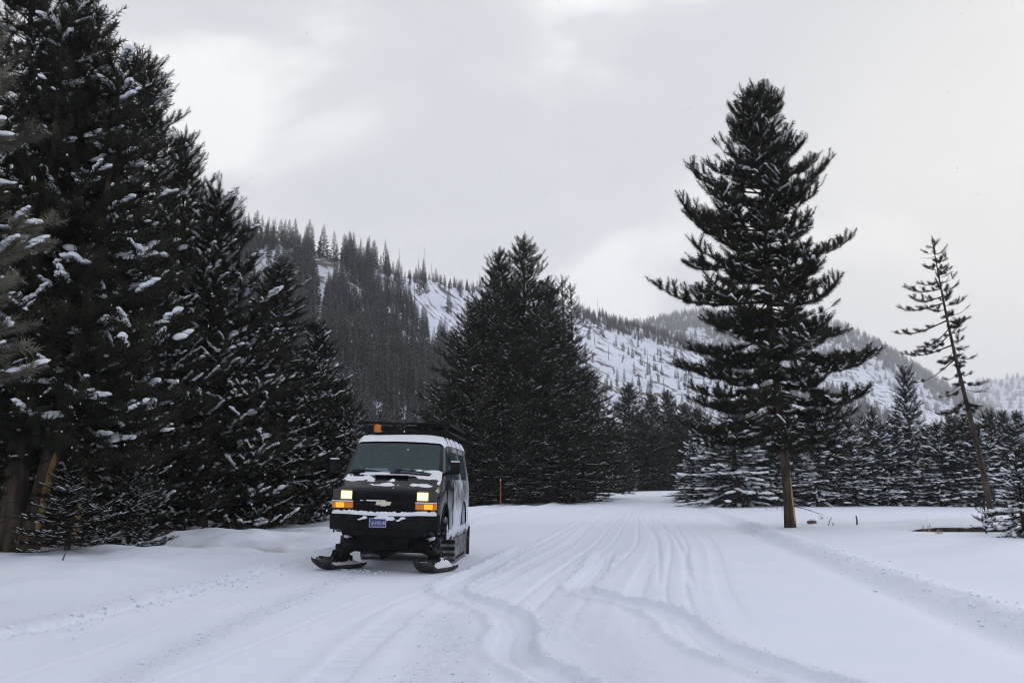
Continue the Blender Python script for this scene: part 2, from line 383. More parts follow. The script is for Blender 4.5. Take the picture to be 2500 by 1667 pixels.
H2 = Hill('middle_mountain', [(1300, 860, 2300), (1520, 800, 2300), (1685, 762, 2300), (1850, 775, 2250), (2060, 800, 2200), (2160, 850, 2200), (2250, 905, 2200), (2340, 962, 2200), (2500, 1050, 2200), (2800, 1150, 2200)],
    [(1300, 1200), (2800, 1250)], 26, 151)
H3 = Hill('far_mountain', [(1900, 1040, 4300), (2250, 985, 4300), (2330, 952, 4300), (2420, 926, 4300), (2520, 918, 4300), (2800, 900, 4300), (3400, 860, 4300)],
    [(1900, 2700), (3400, 2700)], 50, 171, 120, 40)

# ------------------------------------------------------------------ conifers
def tube(pts, rad, sides=5):
    pts = np.asarray(pts, float); n_ = len(pts); rad = np.broadcast_to(rad, (n_,))
    T = np.gradient(pts, axis=0); T /= np.linalg.norm(T, axis=1)[:, None]+1e-9
    ref = np.array([0, 0, 1.0]) if abs(T[:, 2]).mean() < 0.8 else np.array([1.0, 0, 0])
    Uv = np.cross(T, ref); Uv /= np.linalg.norm(Uv, axis=1)[:, None]+1e-9; Wv = np.cross(T, Uv)
    a = np.linspace(0, 2*np.pi, sides, endpoint=False)
    V = pts[:, None] + rad[:, None, None]*(np.cos(a)[None, :, None]*Uv[:, None]+np.sin(a)[None, :, None]*Wv[:, None])
    V = V.reshape(-1, 3); f = []
    for i in range(n_-1):
        for j in range(sides):
            p = i*sides+j; q = i*sides+(j+1) % sides
            f.append((p, q, q+sides)); f.append((p, q+sides, p+sides))
    c0 = len(V); V = np.vstack([V, pts[:1], pts[-1:]])
    for j in range(sides):
        f.append((c0, (j+1) % sides, j)); f.append((c0+1, (n_-1)*sides+j, (n_-1)*sides+(j+1) % sides))
    return V, np.array(f)
class Acc:
    def __init__(s): s.v = []; s.f = []; s.n = 0
    def add(s, V, Fc): s.v.append(V); s.f.append(np.asarray(Fc)+s.n); s.n += len(V)
    def mesh(s, name, mats, smooth=True):
        if not s.v: return None
        return mesh_np(name, np.vstack(s.v), np.vstack(s.f), mats, smooth=smooth)
def tuft_tpl(n_, g, nl, nw, fwd=0.38):
    v = np.zeros((n_, 3, 3))
    for i in range(n_):
        t_ = (i+g.random()*0.8)/n_; ph = i*2.39996+g.random()*0.5
        rd = np.array([math.cos(ph), math.sin(ph), 0]); tg = np.array([-math.sin(ph), math.cos(ph), 0])
        fw = fwd*(0.7+0.5*t_+1.2*max(0, t_-0.8)*4)*g.uniform(0.8, 1.2)
        d = rd*math.cos(fw*1.1) + np.array([0, 0, 1])*math.sin(fw*1.1)
        ln = nl*g.uniform(0.75, 1.2)*(0.8+0.4*math.sin(math.pi*min(1, t_*1.15)))
        b0 = np.array([0, 0, t_])
        v[i, 0] = b0 - tg*nw/2; v[i, 1] = b0 + tg*nw/2; v[i, 2] = b0 + d*ln
    return v.reshape(-1, 3)
def snow_tpl(g):
    v = []; 
    for zz, s_ in ((-0.55, 0.62), (0.05, 0.98), (0.65, 0.62)):
        for k in range(7):
            a_ = 2*math.pi*k/7; j = g.uniform(0.75, 1.25)
            v.append((math.cos(a_)*s_*j, math.sin(a_)*s_*j, zz+g.uniform(-.1, .1)))
    v.append((g.uniform(-.1, .1), 0, 0.95)); f = []
    for r_ in range(2):
        for k in range(7):
            a_ = r_*7+k; b_ = r_*7+(k+1) % 7
            f += [(a_, b_, b_+7), (a_, b_+7, a_+7)]
    for k in range(7): f.append((14+k, 14+(k+1) % 7, 21))
    return np.array(v)*np.array([0.5, 0.5, 0.5]), np.array(f)
UP = np.array([0, 0, 1.0])
def rot_z(v, a): c, s_ = math.cos(a), math.sin(a); return np.array([v[0]*c-v[1]*s_, v[0]*s_+v[1]*c, v[2]])
def unit(v): return v/(np.linalg.norm(v)+1e-12)
def conifer(key, seed, H, Rm, cb, nb, tl=0.36, nn=44, nl=0.30, nw=0.05, e_low=-8, e_high=26, upturn=20, droop=6, prof=0.8, low=0.55,
            twig_sp=0.3, twig_max=1.2, snow=0.3, snow_sz=1.0, trunk_r=None, needle='needle', bare_low=6, side_bias=None, clump=0.75, tip_up=0.35, lean_c=0.0, limb_sides=4, shoot_sp=0.5, shape=None, snow_w=0.62, dead_len=1.0, scar=None, lumps=3, fork=0.35, dust=0.10, ragged=0.18, limb_from=0.30, tw_ang=(32, 68), snow_tilt=0.58):
    g = np.random.default_rng(seed)
    trunk_r = trunk_r or H*0.016
    zs = np.linspace(-0.25, H, 14)
    bend = np.stack([lean_c*(zs/H)**2*H + 0.012*H*np.sin(zs/H*5+seed), 0.012*H*np.sin(zs/H*4+seed*2), zs], 1)
    bend[:, :2] -= bend[0, :2]
    rr_ = trunk_r*(1-np.clip(zs/H, 0, 1))**0.85 + 0.012; rr_[0] *= 1.3; rr_[1] *= 1.05
    tr = Acc(); tr.add(*tube(bend, rr_, 12))
    if scar:
        z0s, z1s, ang, wd_ = scar; SV = []; SF = []
        for i in range(11):
            z_ = lerp(z0s, z1s, i/10); c_ = np.array([np.interp(z_, zs, bend[:, k]) for k in range(2)]); r2 = np.interp(z_, zs, rr_)*1.02+0.003
            ww = wd_*math.sin(math.pi*(0.06+0.88*i/10))**0.5*g.uniform(0.75, 1.1)
            for k in range(6): a_ = ang+ww*(k/5-0.5); SV.append((c_[0]+math.cos(a_)*r2, c_[1]+math.sin(a_)*r2, z_))
        for i in range(10):
            for k in range(5): p_ = i*6+k; SF.append((p_, p_+1, p_+7, p_+6))
        scar_me = mesh_np(key+'_scar', SV, SF, [M['bark_scar']], smooth=True)
    def axis(h): return np.array([np.interp(h, zs, bend[:, k]) for k in range(3)])
    limbs = Acc(); O = []; A = []; LN = []; snowA = []
    nbt = nb
    for i in range(nbt):
        f = ((i+g.random())/nbt)**0.92
        h = cb + (H-cb)*f*0.985
        if shape is None: pr = (1-f)**prof*min(1.0, low+f*3.0)
        else: pr = np.interp(f, shape[0], shape[1])
        L = Rm*pr*(g.uniform(0.72, 1.12) if g.random() > ragged else g.choice([0.5, 1.28])*g.uniform(0.9, 1.1))+0.14
        az = i*2.39996 + g.uniform(-.4, .4)
        if side_bias is not None:
            L *= 1 + side_bias[1]*math.cos(az-side_bias[0])
            if L < 0.25: L = 0.25
        ev = R(lerp(e_low, e_high, f**1.1) + g.uniform(-9, 9))
        npt = 7; P = [axis(h)]; d0 = np.array([math.cos(az), math.sin(az), 0.0]); yawj = g.uniform(-.25, .25)
        for j in range(1, npt):
            s_ = j/(npt-1)
            ee = ev - R(droop)*math.sin(math.pi*s_) + R(upturn)*s_*s_
            dd = rot_z(d0, yawj*s_)
            P.append(P[-1] + (dd*math.cos(ee)+UP*math.sin(ee))*L/(npt-1))
        P = np.array(P); r0 = min(0.011*L+0.006, trunk_r*0.45)
        limbs.add(*tube(P, np.linspace(r0, 0.006, npt), limb_sides))
        bsnow = g.random()**1.3*1.9
        if g.random() > clump+0.25: sparse = 0.4
        else: sparse = 1.0
        s_ = lerp(0.32, 0.18, f) if L > 0.7 else 0.05; sd = 1
        stops = []
        while s_ < 1.0:
            stops.append(s_); s_ += twig_sp/L*g.uniform(0.6, 1.3)
        stops.append(1.0)
        for s_ in stops:
            if g.random() > sparse: continue
            q = s_*(npt-1); k = min(int(q), npt-2); p = P[k]+(P[k+1]-P[k])*(q-k); bd = unit(P[k+1]-P[k])
            sd = -sd
            if s_ >= 1.0: td = bd; tlen = tl*1.1
            else:
                td = rot_z(bd, sd*R(g.uniform(*tw_ang))); td = unit(td+UP*g.uniform(-0.02, 0.40)*(0.4+tip_up))
                tlen = min(0.42*L*(1-s_)+0.28, twig_max)*g.uniform(0.6, 1.2)
            e2 = p+td*tlen
            if tlen > 0.25: limbs.add(*tube(np.array([p, e2]), np.array([0.007, 0.004])*1.2, 3))
            m_ = max(1, int(round(tlen/(tl*shoot_sp)))); tsnow = g.random() < snow*bsnow
            for c in range(m_):      # needles sheathe the whole twig like a bottle brush
                fr = (c+0.15)/m_
                o_ = p+td*tlen*fr*0.92 + UP*0.16*tlen*fr*fr*tip_up*2 + g.normal(0, 0.012, 3)
                ad_ = unit(td + UP*tip_up*fr*g.uniform(0.5, 1.3) + g.normal(0, 0.10, 3))
                ln = tl*g.uniform(0.8, 1.15)
                O.append(o_); A.append(ad_); LN.append(ln)
                if fork and c and g.random() < fork:
                    O.append(o_); A.append(unit(rot_z(td, R(g.uniform(25, 50))*(-1)**c)+UP*tip_up*0.8)); LN.append(ln)
                if not tsnow and g.random() < dust:
                    snowA.append((o_+ad_*ln*g.uniform(.2, .9)+UP*ln*nl*0.66, ad_, ln*g.uniform(0.18, 0.42), g.uniform(0.8, 1.4)))
                if tsnow and ad_[2] < snow_tilt and g.random() < 0.85:
                    for q_ in (0.2, 0.5, 0.8)[:lumps]:
                        sz_ = ln*g.uniform(0.40, 0.80)*snow_sz
                        snowA.append((o_+ad_*ln*(q_+g.uniform(-.1, .1))+UP*ln*nl*0.62+g.normal(0, 0.03, 3)*ln, ad_, sz_, g.uniform(0.8, 1.5)))
        s_ = limb_from if L > 0.7 else 0.1
        while s_ < 0.97 and sparse == 1.0:      # and the outer limb
            q = s_*(npt-1); k = min(int(q), npt-2); p = P[k]+(P[k+1]-P[k])*(q-k); bd = unit(P[k+1]-P[k])
            O.append(p); A.append(unit(bd+g.normal(0, 0.08, 3))); LN.append(tl*g.uniform(0.8, 1.1)); s_ += tl*0.6/L
        if g.random() < snow*0.9 and L > 0.8:   # snow lying on the limb itself
            for s_ in np.arange(0.25, 0.8, 0.16):
                if g.random() < 0.5:
                    q = s_*(npt-1); k = int(q); p = P[k]+(P[k+1]-P[k])*(q-k)
                    snowA.append((p+UP*0.03, unit(P[k+1]-P[k]), 0.35*snow_sz*g.uniform(0.7, 1.3), 0.55))
    for k in range(5):   # leader
        O.append(axis(H-0.12*k*tl*2)); A.append(unit(UP+g.normal(0, 0.12, 3))); LN.append(tl*1.1)
    for k in range(bare_low):
        h = g.uniform(0.25, 1.0)*cb; az = g.uniform(0, 6.28); L = g.uniform(0.4, 1.0)*Rm*0.55*dead_len
        d0 = np.array([math.cos(az), math.sin(az), g.uniform(-.3, .15)])
        P = np.array([axis(h)+d0*L*s_+np.array([0, 0, -0.12*L*s_*s_]) for s_ in (0, .3, .65, 1)])
        limbs.add(*tube(P, np.linspace(0.02, 0.005, 4), 3))
        for s_ in (1, 2, 3):
            td = unit(rot_z(d0, R(g.uniform(30, 60))*(-1)**s_)); limbs.add(*tube(np.array([P[s_-1]*.4+P[s_]*.6, P[s_]+td*L*0.25]), np.array([0.007, 0.003]), 3))
    O = np.array(O); A = np.array(A); LN = np.array(LN)
    ref = g.normal(0, 1, O.shape); Uv = np.cross(A, ref); Uv /= np.linalg.norm(Uv, axis=1)[:, None]+1e-9; Wv = np.cross(A, Uv)
    tp = [tuft_tpl(nn, g, nl, nw) for _ in range(4)]
    VV = []
    for c in range(4):
        sel = slice(c, None, 4); o_, a_, u_, w_, l_ = O[sel], A[sel], Uv[sel], Wv[sel], LN[sel]
        t_ = tp[c]
        v = o_[:, None] + l_[:, None, None]*(t_[None, :, 0:1]*u_[:, None]+t_[None, :, 1:2]*w_[:, None]+t_[None, :, 2:3]*a_[:, None])
        VV.append(v.reshape(-1, 3))
    VV = np.vstack(VV)
    crown = mesh_np(key+'_crown', VV, np.arange(len(VV)).reshape(-1, 3), [M[needle]])
    parts = {'trunk': tr.mesh(key+'_trunk', [M['bark']]), 'branches': limbs.mesh(key+'_branches', [M['twig']]), 'crown': crown}
    if scar: parts['bark_scar'] = scar_me
    if snowA:
        st = [snow_tpl(g) for _ in range(4)]; ac = Acc()
        for k, (c_, ax, ln, wd) in enumerate(snowA):
            ax = unit(ax*np.array([1, 1, 0.75])); s_ = np.cross(ax, UP)
            if np.linalg.norm(s_) < 0.3: continue
            s_ = unit(s_); nrm = np.cross(s_, ax)
            v, fc = st[k % 4]
            ac.add(c_ + v[:, :1]*ln*ax + v[:, 1:2]*ln*snow_w*wd*s_ + v[:, 2:3]*ln*0.50*nrm, fc)
        parts['snow'] = ac.mesh(key+'_snow', [M['tree_snow']])
    tris = {k: (len(v.polygons) if v else 0) for k, v in parts.items()}
    print('TREE', key, tris)
    return {'H': H, 'R': Rm, 'parts': parts}
def plant(proto, name, x, y, H, Rm, rz, label, group=None, z=None, tilt=(0, 0), cat='tree', sink=0.05):
    z = gz(x, y) if z is None else z
    o = empty(name, (x, y, z-sink), (tilt[0], tilt[1], rz), (Rm/proto['R'], Rm/proto['R'], H/proto['H']))
    for k, me in proto['parts'].items():
        if me is None: continue
        c = link(k, me, o)
        if k not in ('trunk', 'bark_scar'): c['kind'] = 'stuff'
    tag(o, label, cat, group)
    return o
def apex(px, py, Y):
    P = at(px, py, Y); return P[0], P[1], P[2]

PN = [conifer('pine_a', 1, 14, 3.2, 1.2, 200, tl=0.29, twig_max=0.75, limb_from=0.6, tw_ang=(32, 80), snow_tilt=0.68, dust=0.16, nn=28, nw=0.075, nl=0.40, snow=0.24, snow_sz=0.72, twig_sp=0.24), conifer('pine_b', 2, 12, 3.2, 0.6, 180, tl=0.29, twig_max=0.75, limb_from=0.6, tw_ang=(32, 80), snow_tilt=0.68, dust=0.16, nn=28, nw=0.075, nl=0.40, snow=0.30, snow_sz=0.75, twig_sp=0.24, e_high=24),
      conifer('pine_c', 3, 9, 3.0, 0.4, 150, tl=0.29, twig_max=0.75, limb_from=0.6, tw_ang=(32, 80), snow_tilt=0.68, dust=0.16, nn=28, nw=0.075, nl=0.40, snow=0.42, snow_sz=0.85, twig_sp=0.24, low=0.8, e_low=0)]
PF = conifer('pine_frost', 4, 9, 1.7, 3.1, 80, tl=0.24, nn=44, nl=0.46, nw=0.07, snow=0.25, needle='needle_frost', twig_sp=0.20, twig_max=0.6, dust=0.3)
# left stand: (image x, y of the tip, distance, radius, variant, label)
LEFT = [
    (70, -190, 22, 3.3, 0, 'tall dark pine rising out of sight behind the twin trunks beside the snowbank'),
    (215, -40, 25, 3.2, 0, 'tall dark pine just beyond the broad trunk by the snowbank, snow flecked'),
    (340, 140, 31, 3.7, 1, 'big dense pine stepping down towards the road, snow along its upturned limbs'),
    (528, 470, 34, 3.7, 2, 'mid-height pine with heavy snow pads on long arms reaching towards the black van'),
    (436, 330, 35, 3.2, 1, 'pine wedged between the big dense pine and the one with snow padded arms'),
    (676, 640, 38, 3.6, 1, 'slender-topped pine on the river bank, next to the hillside view'),
    (775, 800, 41, 2.6, 2, 'short pine on the river bank between slender-topped pine and roadside bush pine'),
    (838, 930, 41, 2.3, 2, 'low snowy bush-like pine right behind the black van by the river'),
]
r_ = random.Random(5)
for i, (px, py, Y, Rm, v, lab) in enumerate(LEFT):
    x, y, z = apex(px, py, Y); g0 = gz(x, y)
    plant(PN[v], 'pine_tree', x, y, z-g0+0.05, Rm, r_.uniform(0, 6.28), lab, 'pines along the river bank')
for i, (px, py, Y, Rm, v) in enumerate([(-160, 40, 30, 3.6, 1), (120, 330, 36, 3.4, 1), (300, 560, 38, 3.2, 1), (470, 720, 40, 3.2, 2), (600, 830, 41, 3.0, 2), (-60, 500, 27, 3.0, 2), (230, 640, 28.5, 2.6, 2), (560, 900, 37, 2.8, 2), (400, 860, 33, 2.4, 2), (690, 960, 40, 2.4, 2)]):
    x, y, z = apex(px, py, Y); g0 = gz(x, y)
    plant(PN[v], 'pine_tree', x, y, z-g0+0.05, Rm, r_.uniform(0, 6.28), 'dark pine filling in behind the front row of the river bank stand', 'pines at the back of the river bank stand')
x, y, z = apex(-205, -120, 11.0)
plant(PF, 'pine_tree', x, y, z-gz(x, y), 1.75, 0.6, 'frosted olive-green pine whose branches hang in front of the tall dark pines')
x, y, z = apex(330, 1085, 24.5)
plant(PN[2], 'young_pine', x, y, z-gz(x, y), 1.25, 2.0, 'small bushy pine standing at the edge of the icy hollow', None)
x, y, z = apex(175, 1120, 20.8)
plant(PN[2], 'young_pine', x, y, z-gz(x, y), 1.15, 4.0, 'little dark pine sapling at the foot of the broad trunk')

# bare trunks at the foot of the left stand (older trees whose crowns merge above)
def scar_old(name, parent, base, topz, r0, r1, ang, width):
    V = []; f = []
    zz = np.linspace(base, topz, 9)
    for i, z_ in enumerate(zz):
        ww = width*math.sin(math.pi*(0.08+0.9*i/8))**0.5*(0.85+0.3*((i*37) % 5)/5); rr2 = lerp(r0, r1, i/8)
        for k in range(5):
            a_ = ang + ww*(k/4-0.5); V.append((math.cos(a_)*rr2, math.sin(a_)*rr2, z_))
    for i in range(8):
        for k in range(4): p = i*5+k; f.append((p, p+1, p+6, p+5))
    return link(name, mesh_np(name, V, f, [M['bark_scar']], smooth=True), parent)
def trunk_tree(px, py, r0, H, tilt, label, scar_a=None, seed=0, z=None):
    P = gnd(px, py, 0.0); x, y = P[0], P[1]
    pr = conifer('old_pine_%d' % seed, 60+seed, H, 2.6, 2.3, 90, tl=0.42, nn=24, nw=0.08, nl=0.40, snow=0.2, trunk_r=r0, bare_low=22, twig_sp=0.36, scar=None if scar_a is None else (0.5, 2.3, scar_a, 0.8))
    o = plant(pr, 'old_pine', x, y, H, 2.6, 0, label, 'old trunks beside the snowbank', tilt=tilt, sink=0.1)
    return o
trunk_tree(28, 1366, 0.26, 12, (0, R(1)), 'upright grey twin trunk beside the snowbank', None, 1)
trunk_tree(62, 1368, 0.20, 11, (0, R(7)), 'leaning twin trunk with a yellow bark scar beside the snowbank', R(-40), 2)
trunk_tree(148, 1352, 0.33, 13, (0, R(1.5)), 'broad dark trunk with orange-tinged bark behind the pine sapling', R(-25), 3)

# lone big pine on the right
BIG = conifer('lone_pine', 21, 16.0, 3.45, 3.0, 225, tl=0.29, nn=20, nl=0.50, nw=0.12, e_low=-16, e_high=18, upturn=30, droop=9, snow=0.22, snow_sz=0.8, dust=0.16, trunk_r=0.19, twig_sp=0.17, tip_up=0.42, shoot_sp=0.5, ragged=0.3, limb_from=0.7, tw_ang=(35, 88), snow_tilt=0.8,
              bare_low=12, clump=0.55, shape=((0, .03, .17, .32, .45, .55, .69, .85, .95, 1), (.9, 1.0, 1.0, 1.0, .90, .80, .70, .42, .23, .06)), lean_c=-0.03, side_bias=(math.pi, 0.16), twig_max=0.62, scar=(0.2, 2.0, R(-52), 0.5))
P = gnd(1930, 1284, gz(11.5, 37)); H_ = at(1862, 205, P[1])[2]-P[2]
o = plant(BIG, 'lone_pine', P[0], P[1], H_, 3.15, 0, 'tall lone pine with a bare lower trunk standing in the open snow', cat='tree')
# leaning thin pine
LEAN = conifer('leaning_pine', 33, 13.2, 1.75, 4.6, 56, tl=0.26, twig_max=0.5, nn=20, nl=0.5, nw=0.09, e_low=-30, e_high=8, upturn=22, ragged=0.5, snow=0.10, trunk_r=0.17, twig_sp=0.38, clump=0.5, bare_low=16, dead_len=1.9,
               shape=((0, .1, .3, .5, .7, .9, 1), (.75, .9, .55, 1.0, .85, .5, .1)), side_bias=(math.pi, 0.45), lean_c=-0.015)
P = gnd(2424, 1268, 0.15)
TP = at(2284, 585, P[1]); LL = math.hypot(TP[0]-P[0], TP[2]-P[2]); TA = math.atan2(TP[0]-P[0], TP[2]-P[2])
plant(LEAN, 'leaning_pine', P[0], P[1], LL, 1.25, 0, 'thin leaning pine with a sparse one-sided crown and bare dead limbs', tilt=(0, TA+R(0.6)))

# centre stand across the road
PC = [conifer('stand_pine_a', 41, 20, 3.6, 2.6, 210, tl=0.38, nn=14, nl=0.48, nw=0.14, ragged=0.35, snow=0.24, snow_sz=0.7, twig_sp=0.36, e_low=-10, shape=((0, .2, .5, .75, .9, 1), (.8, 1, .84, .56, .32, .06)), twig_max=1.4, snow_w=0.6, lumps=2, dust=0.14),
      conifer('stand_pine_b', 42, 17, 3.6, 1.0, 200, tl=0.38, nn=14, nl=0.48, nw=0.14, ragged=0.35, snow=0.28, snow_sz=0.7, twig_sp=0.36, e_low=-16, shape=((0, .2, .5, .75, .9, 1), (.95, 1, .8, .5, .28, .06)), e_high=26, twig_max=1.4, snow_w=0.6, lumps=2, dust=0.14),
      conifer('stand_pine_c', 43, 17, 2.4, 4.0, 80, tl=0.46, nn=14, nl=0.33, nw=0.10, snow=0.15, snow_sz=0.72, twig_sp=0.5, clump=0.5, snow_w=0.6, lumps=2, dust=0.14)]
CENTRE = [(1212, 615, 80, 3.5, 0, 'left one of the two tallest pines in the dense stand beyond the van'), (1276, 588, 82, 3.9, 0, 'tallest pine of the dense stand across the road'),
          (1160, 745, 78, 4.0, 1, 'broad pine on the van side of the dense stand'), (1330, 690, 84, 3.3, 0, 'pine on the open side of the dense stand, below its tallest pine'), (1362, 682, 88, 2.6, 2, 'thin see-through pine beside the dense stand'),
          (1400, 700, 90, 2.4, 2, 'outermost thin see-through pine of the dense stand')]
for px, py, Y, Rm, v, lab in CENTRE:
    x, y, z = apex(px, py, Y); plant(PC[v], 'stand_pine', x, y, z-gz(x, y), Rm, r_.uniform(0, 6.28), lab, 'dense pine stand across the road')
for px, py, Y, Rm, v in [(1105, 940, 74, 3.2, 1), (1240, 780, 76, 4.2, 1), (1300, 760, 77, 4.2, 1), (1375, 820, 80, 3.7, 1), (1425, 900, 84, 3.2, 1), (1190, 840, 76, 3.8, 1), (1345, 890, 76, 3.6, 1), (1248, 700, 83, 3.0, 0), (1182, 720, 82, 3.2, 0), (1180, 930, 73, 2.8, 1), (1330, 960, 74, 2.6, 1), (1400, 1010, 78, 2.4, 1), (1265, 980, 72, 2.4, 1), (1080, 1050, 72, 2.2, 1), (1140, 1090, 71, 1.9, 1), (1450, 1060, 86, 2.0, 1)]:
    x, y, z = apex(px, py, Y); plant(PC[v], 'stand_pine', x, y, z-gz(x, y), Rm, r_.uniform(0, 6.28), 'shorter snow-dusted pine low in the dense stand across the road', 'lower pines of the dense stand')
for px, py, Y, Rm, v in [(1532, 938, 118, 3.2, 1), (1492, 1020, 112, 2.6, 1), (1590, 962, 125, 3.0, 1), (1626, 955, 130, 3.0, 1), (1668, 985, 135, 3.0, 1), (1560, 1015, 116, 2.6, 1), (1648, 1010, 122, 3.0, 1), (1610, 1050, 116, 2.6, 1), (1700, 1000, 128, 3.2, 1), (1455, 1090, 110, 2.2, 1), (1510, 1090, 108, 2.2, 1), (1680, 1070, 118, 2.6, 1), (1725, 1040, 120, 3.0, 1)]:
    x, y, z = apex(px, py, Y); plant(PC[v], 'stand_pine', x, y, z-gz(x, y), Rm, r_.uniform(0, 6.28), 'dark conifer where the road disappears over its rise', 'conifers at the far end of the road')

# spruce row on the right
SPKW = dict(tl=0.34, nn=13, nl=0.30, nw=0.11, e_low=-36, e_high=36, upturn=16, droop=4, prof=1.0, low=0.95, snow=0.52, snow_sz=1.45, ragged=0.25, twig_sp=0.24, twig_max=0.8, needle='needle_spruce', tip_up=0.05, bare_low=0, snow_w=0.5, lumps=2)
SR = [conifer('spruce_a', 51, 7, 1.55, 0.25, 140, **SPKW), conifer('spruce_b', 52, 7, 1.4, 0.3, 130, **SPKW), conifer('spruce_c', 53, 6, 1.7, 0.15, 130, **SPKW)]
rs = random.Random(12)
ROW = []
pxs = np.linspace(1840, 2560, 22)
for k, px in enumerate(pxs):
    Y = 67+rs.uniform(-1.5, 2.5); ROW.append((px+rs.uniform(-9, 9), rs.choice([rs.uniform(1000, 1050), rs.uniform(1040, 1130)]), Y, rs.uniform(1.4, 2.0)))
for k, px in enumerate(np.linspace(1820, 2580, 22)):
    ROW.append((px+rs.uniform(-12, 12), rs.uniform(990, 1090), 73+rs.uniform(-2, 5), rs.uniform(1.3, 1.7)))
for k, px in enumerate(np.linspace(1700, 2600, 26)):
    ROW.append((px+rs.uniform(-12, 12), rs.uniform(1000, 1080), 84+rs.uniform(-3, 8), rs.uniform(1.4, 1.8)))
for k, (px, py, Y, Rm) in enumerate(ROW):
    x, y, z = apex(px, py, Y)
    nm = ['front row', 'middle row', 'back row'][0 if Y < 70.6 else 1 if Y < 80 else 2]
    plant(SR[k % 3], 'spruce_tree', x, y, z-gz(x, y), Rm, rs.uniform(0, 6.28), 'snow-laden young spruce in the %s of the thicket at the meadow edge' % nm, 'young spruces, %s of the thicket' % nm)
for px, py, Y, Rm, v, lab in [(1800, 985, 66, 3.2, 2, 'wide snowy spruce close behind the lone pine on its road side'), (1745, 1075, 70, 2.2, 1, 'smaller spruce between the wide snowy spruce and the road'), (2217, 900, 72, 1.9, 0, 'tallest spruce of the thicket with a thin straggly top'),
                              (1870, 1010, 68, 2.2, 2, 'broad snowy spruce right behind the lone pine trunk'), (1690, 1110, 76, 1.9, 1, 'low spruce leaning over the road edge by the marker stake')]:
    x, y, z = apex(px, py, Y); plant(SR[v], 'spruce_tree', x, y, z-gz(x, y), Rm, rs.uniform(0, 6.28), lab, 'larger spruces by the lone pine' if px != 2217 else None)
P = gnd(2505, 1322); x, y = P[0], P[1]
plant(SR[2], 'spruce_tree', x, y, 2.5, 0.85, 1.0, 'small roundish spruce in the near meadow beside the sapling')
P = gnd(2408, 1312); x, y = P[0], P[1]
SAP = conifer('sapling', 57, 0.75, 0.24, 0.06, 13, tl=0.13, nn=20, nl=0.35, nw=0.08, snow=0.7, snow_sz=1.6, twig_sp=0.12, twig_max=0.2, bare_low=0, trunk_r=0.014, needle='needle_spruce', e_low=0)
plant(SAP, 'sapling', x, y, 0.75, 0.24, 0, 'tiny snow-dusted sapling poking out of the meadow snow by the fallen log', cat='sapling', sink=0.02)

# ------------------------------------------------------------------ far conifers on the hills
def far_tree(key, seed, H, Rm, nb, snow=0.15, dead=False):
    g = np.random.default_rng(seed); V = []; T = []; mi_ = []
    def tri(a_, b_, c_, m_): 
        i = len(V); V.extend([a_, b_, c_]); T.append((i, i+1, i+2)); mi_.append(m_)
    tv, tf = tube([(0, 0, -1.5), (0.02*H*g.uniform(-1, 1), 0, H*0.5), (0, 0, H*0.99)], [H*0.016, H*0.010, H*0.003], 4)
    for f_ in tf: tri(tv[f_[0]], tv[f_[1]], tv[f_[2]], 1)
    for i in range(nb):
        f = (i+g.random())/nb; h = H*(0.06+0.93*f); az = i*2.4+g.random()
        L = Rm*((1-f)**0.85*min(1, .7+f*2))*g.uniform(0.65, 1.2)+0.25
        if dead: L *= 0.5
        d = np.array([math.cos(az), math.sin(az), 0]); sdv = np.array([-d[1], d[0], 0])
        dr = lerp(-0.35, 0.5, f)
        a0 = np.array([0, 0, h]); tip = a0+d*L+UP*L*dr
        if dead:
            tri(a0-UP*0.06, a0+UP*0.06, tip, 1); continue
        wd = L*g.uniform(0.28, 0.42)
        mid = a0+d*L*0.55+UP*L*(dr*0.5+0.04)
        m_ = 0
        tri(a0, mid+sdv*wd-UP*0.12*L, tip, m_); tri(a0, tip, mid-sdv*wd-UP*0.12*L, m_)
        tri(mid+sdv*wd*0.4+UP*0.15, mid-sdv*wd*0.3-UP*0.35*L, tip+UP*0.1*L, m_)
        if g.random() < snow:
            up_ = UP*0.10
            tri(a0+d*L*0.45+up_, mid+sdv*wd*0.5+up_-UP*0.03*L, tip+up_*1.2, 2)
            if g.random() < 0.5: tri(a0+d*L*0.45+up_, tip+up_*1.2, mid-sdv*wd*0.5+up_-UP*0.03*L, 2)
    return mesh_np(key, V, T, [M['needle_far'], M['dead'], M['tree_snow']], mi_)
FT = [far_tree('far_conifer_a', 201, 15, 2.6, 95, 0.22), far_tree('far_conifer_b', 202, 15, 2.2, 90, 0.22), far_tree('far_conifer_c', 203, 15, 3.0, 100, 0.28), far_tree('far_conifer_d', 204, 15, 2.4, 80, 0.1)]
FD = [far_tree('far_snag_a', 211, 14, 2.0, 22, 0, True), far_tree('far_snag_b', 212, 14, 1.5, 14, 0, True)]
rf = np.random.default_rng(77)
cand = []   # (size in view, loc, H, R scale, variant, zone)
def snow_patch(px, py):
    s_ = 0
    for cx_, cy_, ax, ay, an in ((665, 610, 45, 30, 0.6), (640, 680, 25, 60, 0.1), (800, 655, 50, 14, 0.35), (790, 700, 22, 45, 0.1), (905, 640, 30, 12, 0.3), (935, 680, 26, 45, -0.5), (860, 715, 40, 14, 0.8), (985, 690, 26, 40, -0.6), (1090, 700, 60, 55, 0.3), (1070, 790, 26, 75, -0.5), (1120, 830, 26, 70, -0.3), (780, 780, 14, 45, 0.1), (1010, 745, 15, 60, -0.6), (870, 755, 14, 50, -0.6), (600, 585, 30, 14, 0.2)):
        dx, dy = px-cx_, py-cy_; c, q = math.cos(an), math.sin(an); X = (dx*c+dy*q)/ax; Yy = (-dx*q+dy*c)/ay
        s_ = max(s_, math.exp(-(X*X+Yy*Yy)**1.5))
    return s_
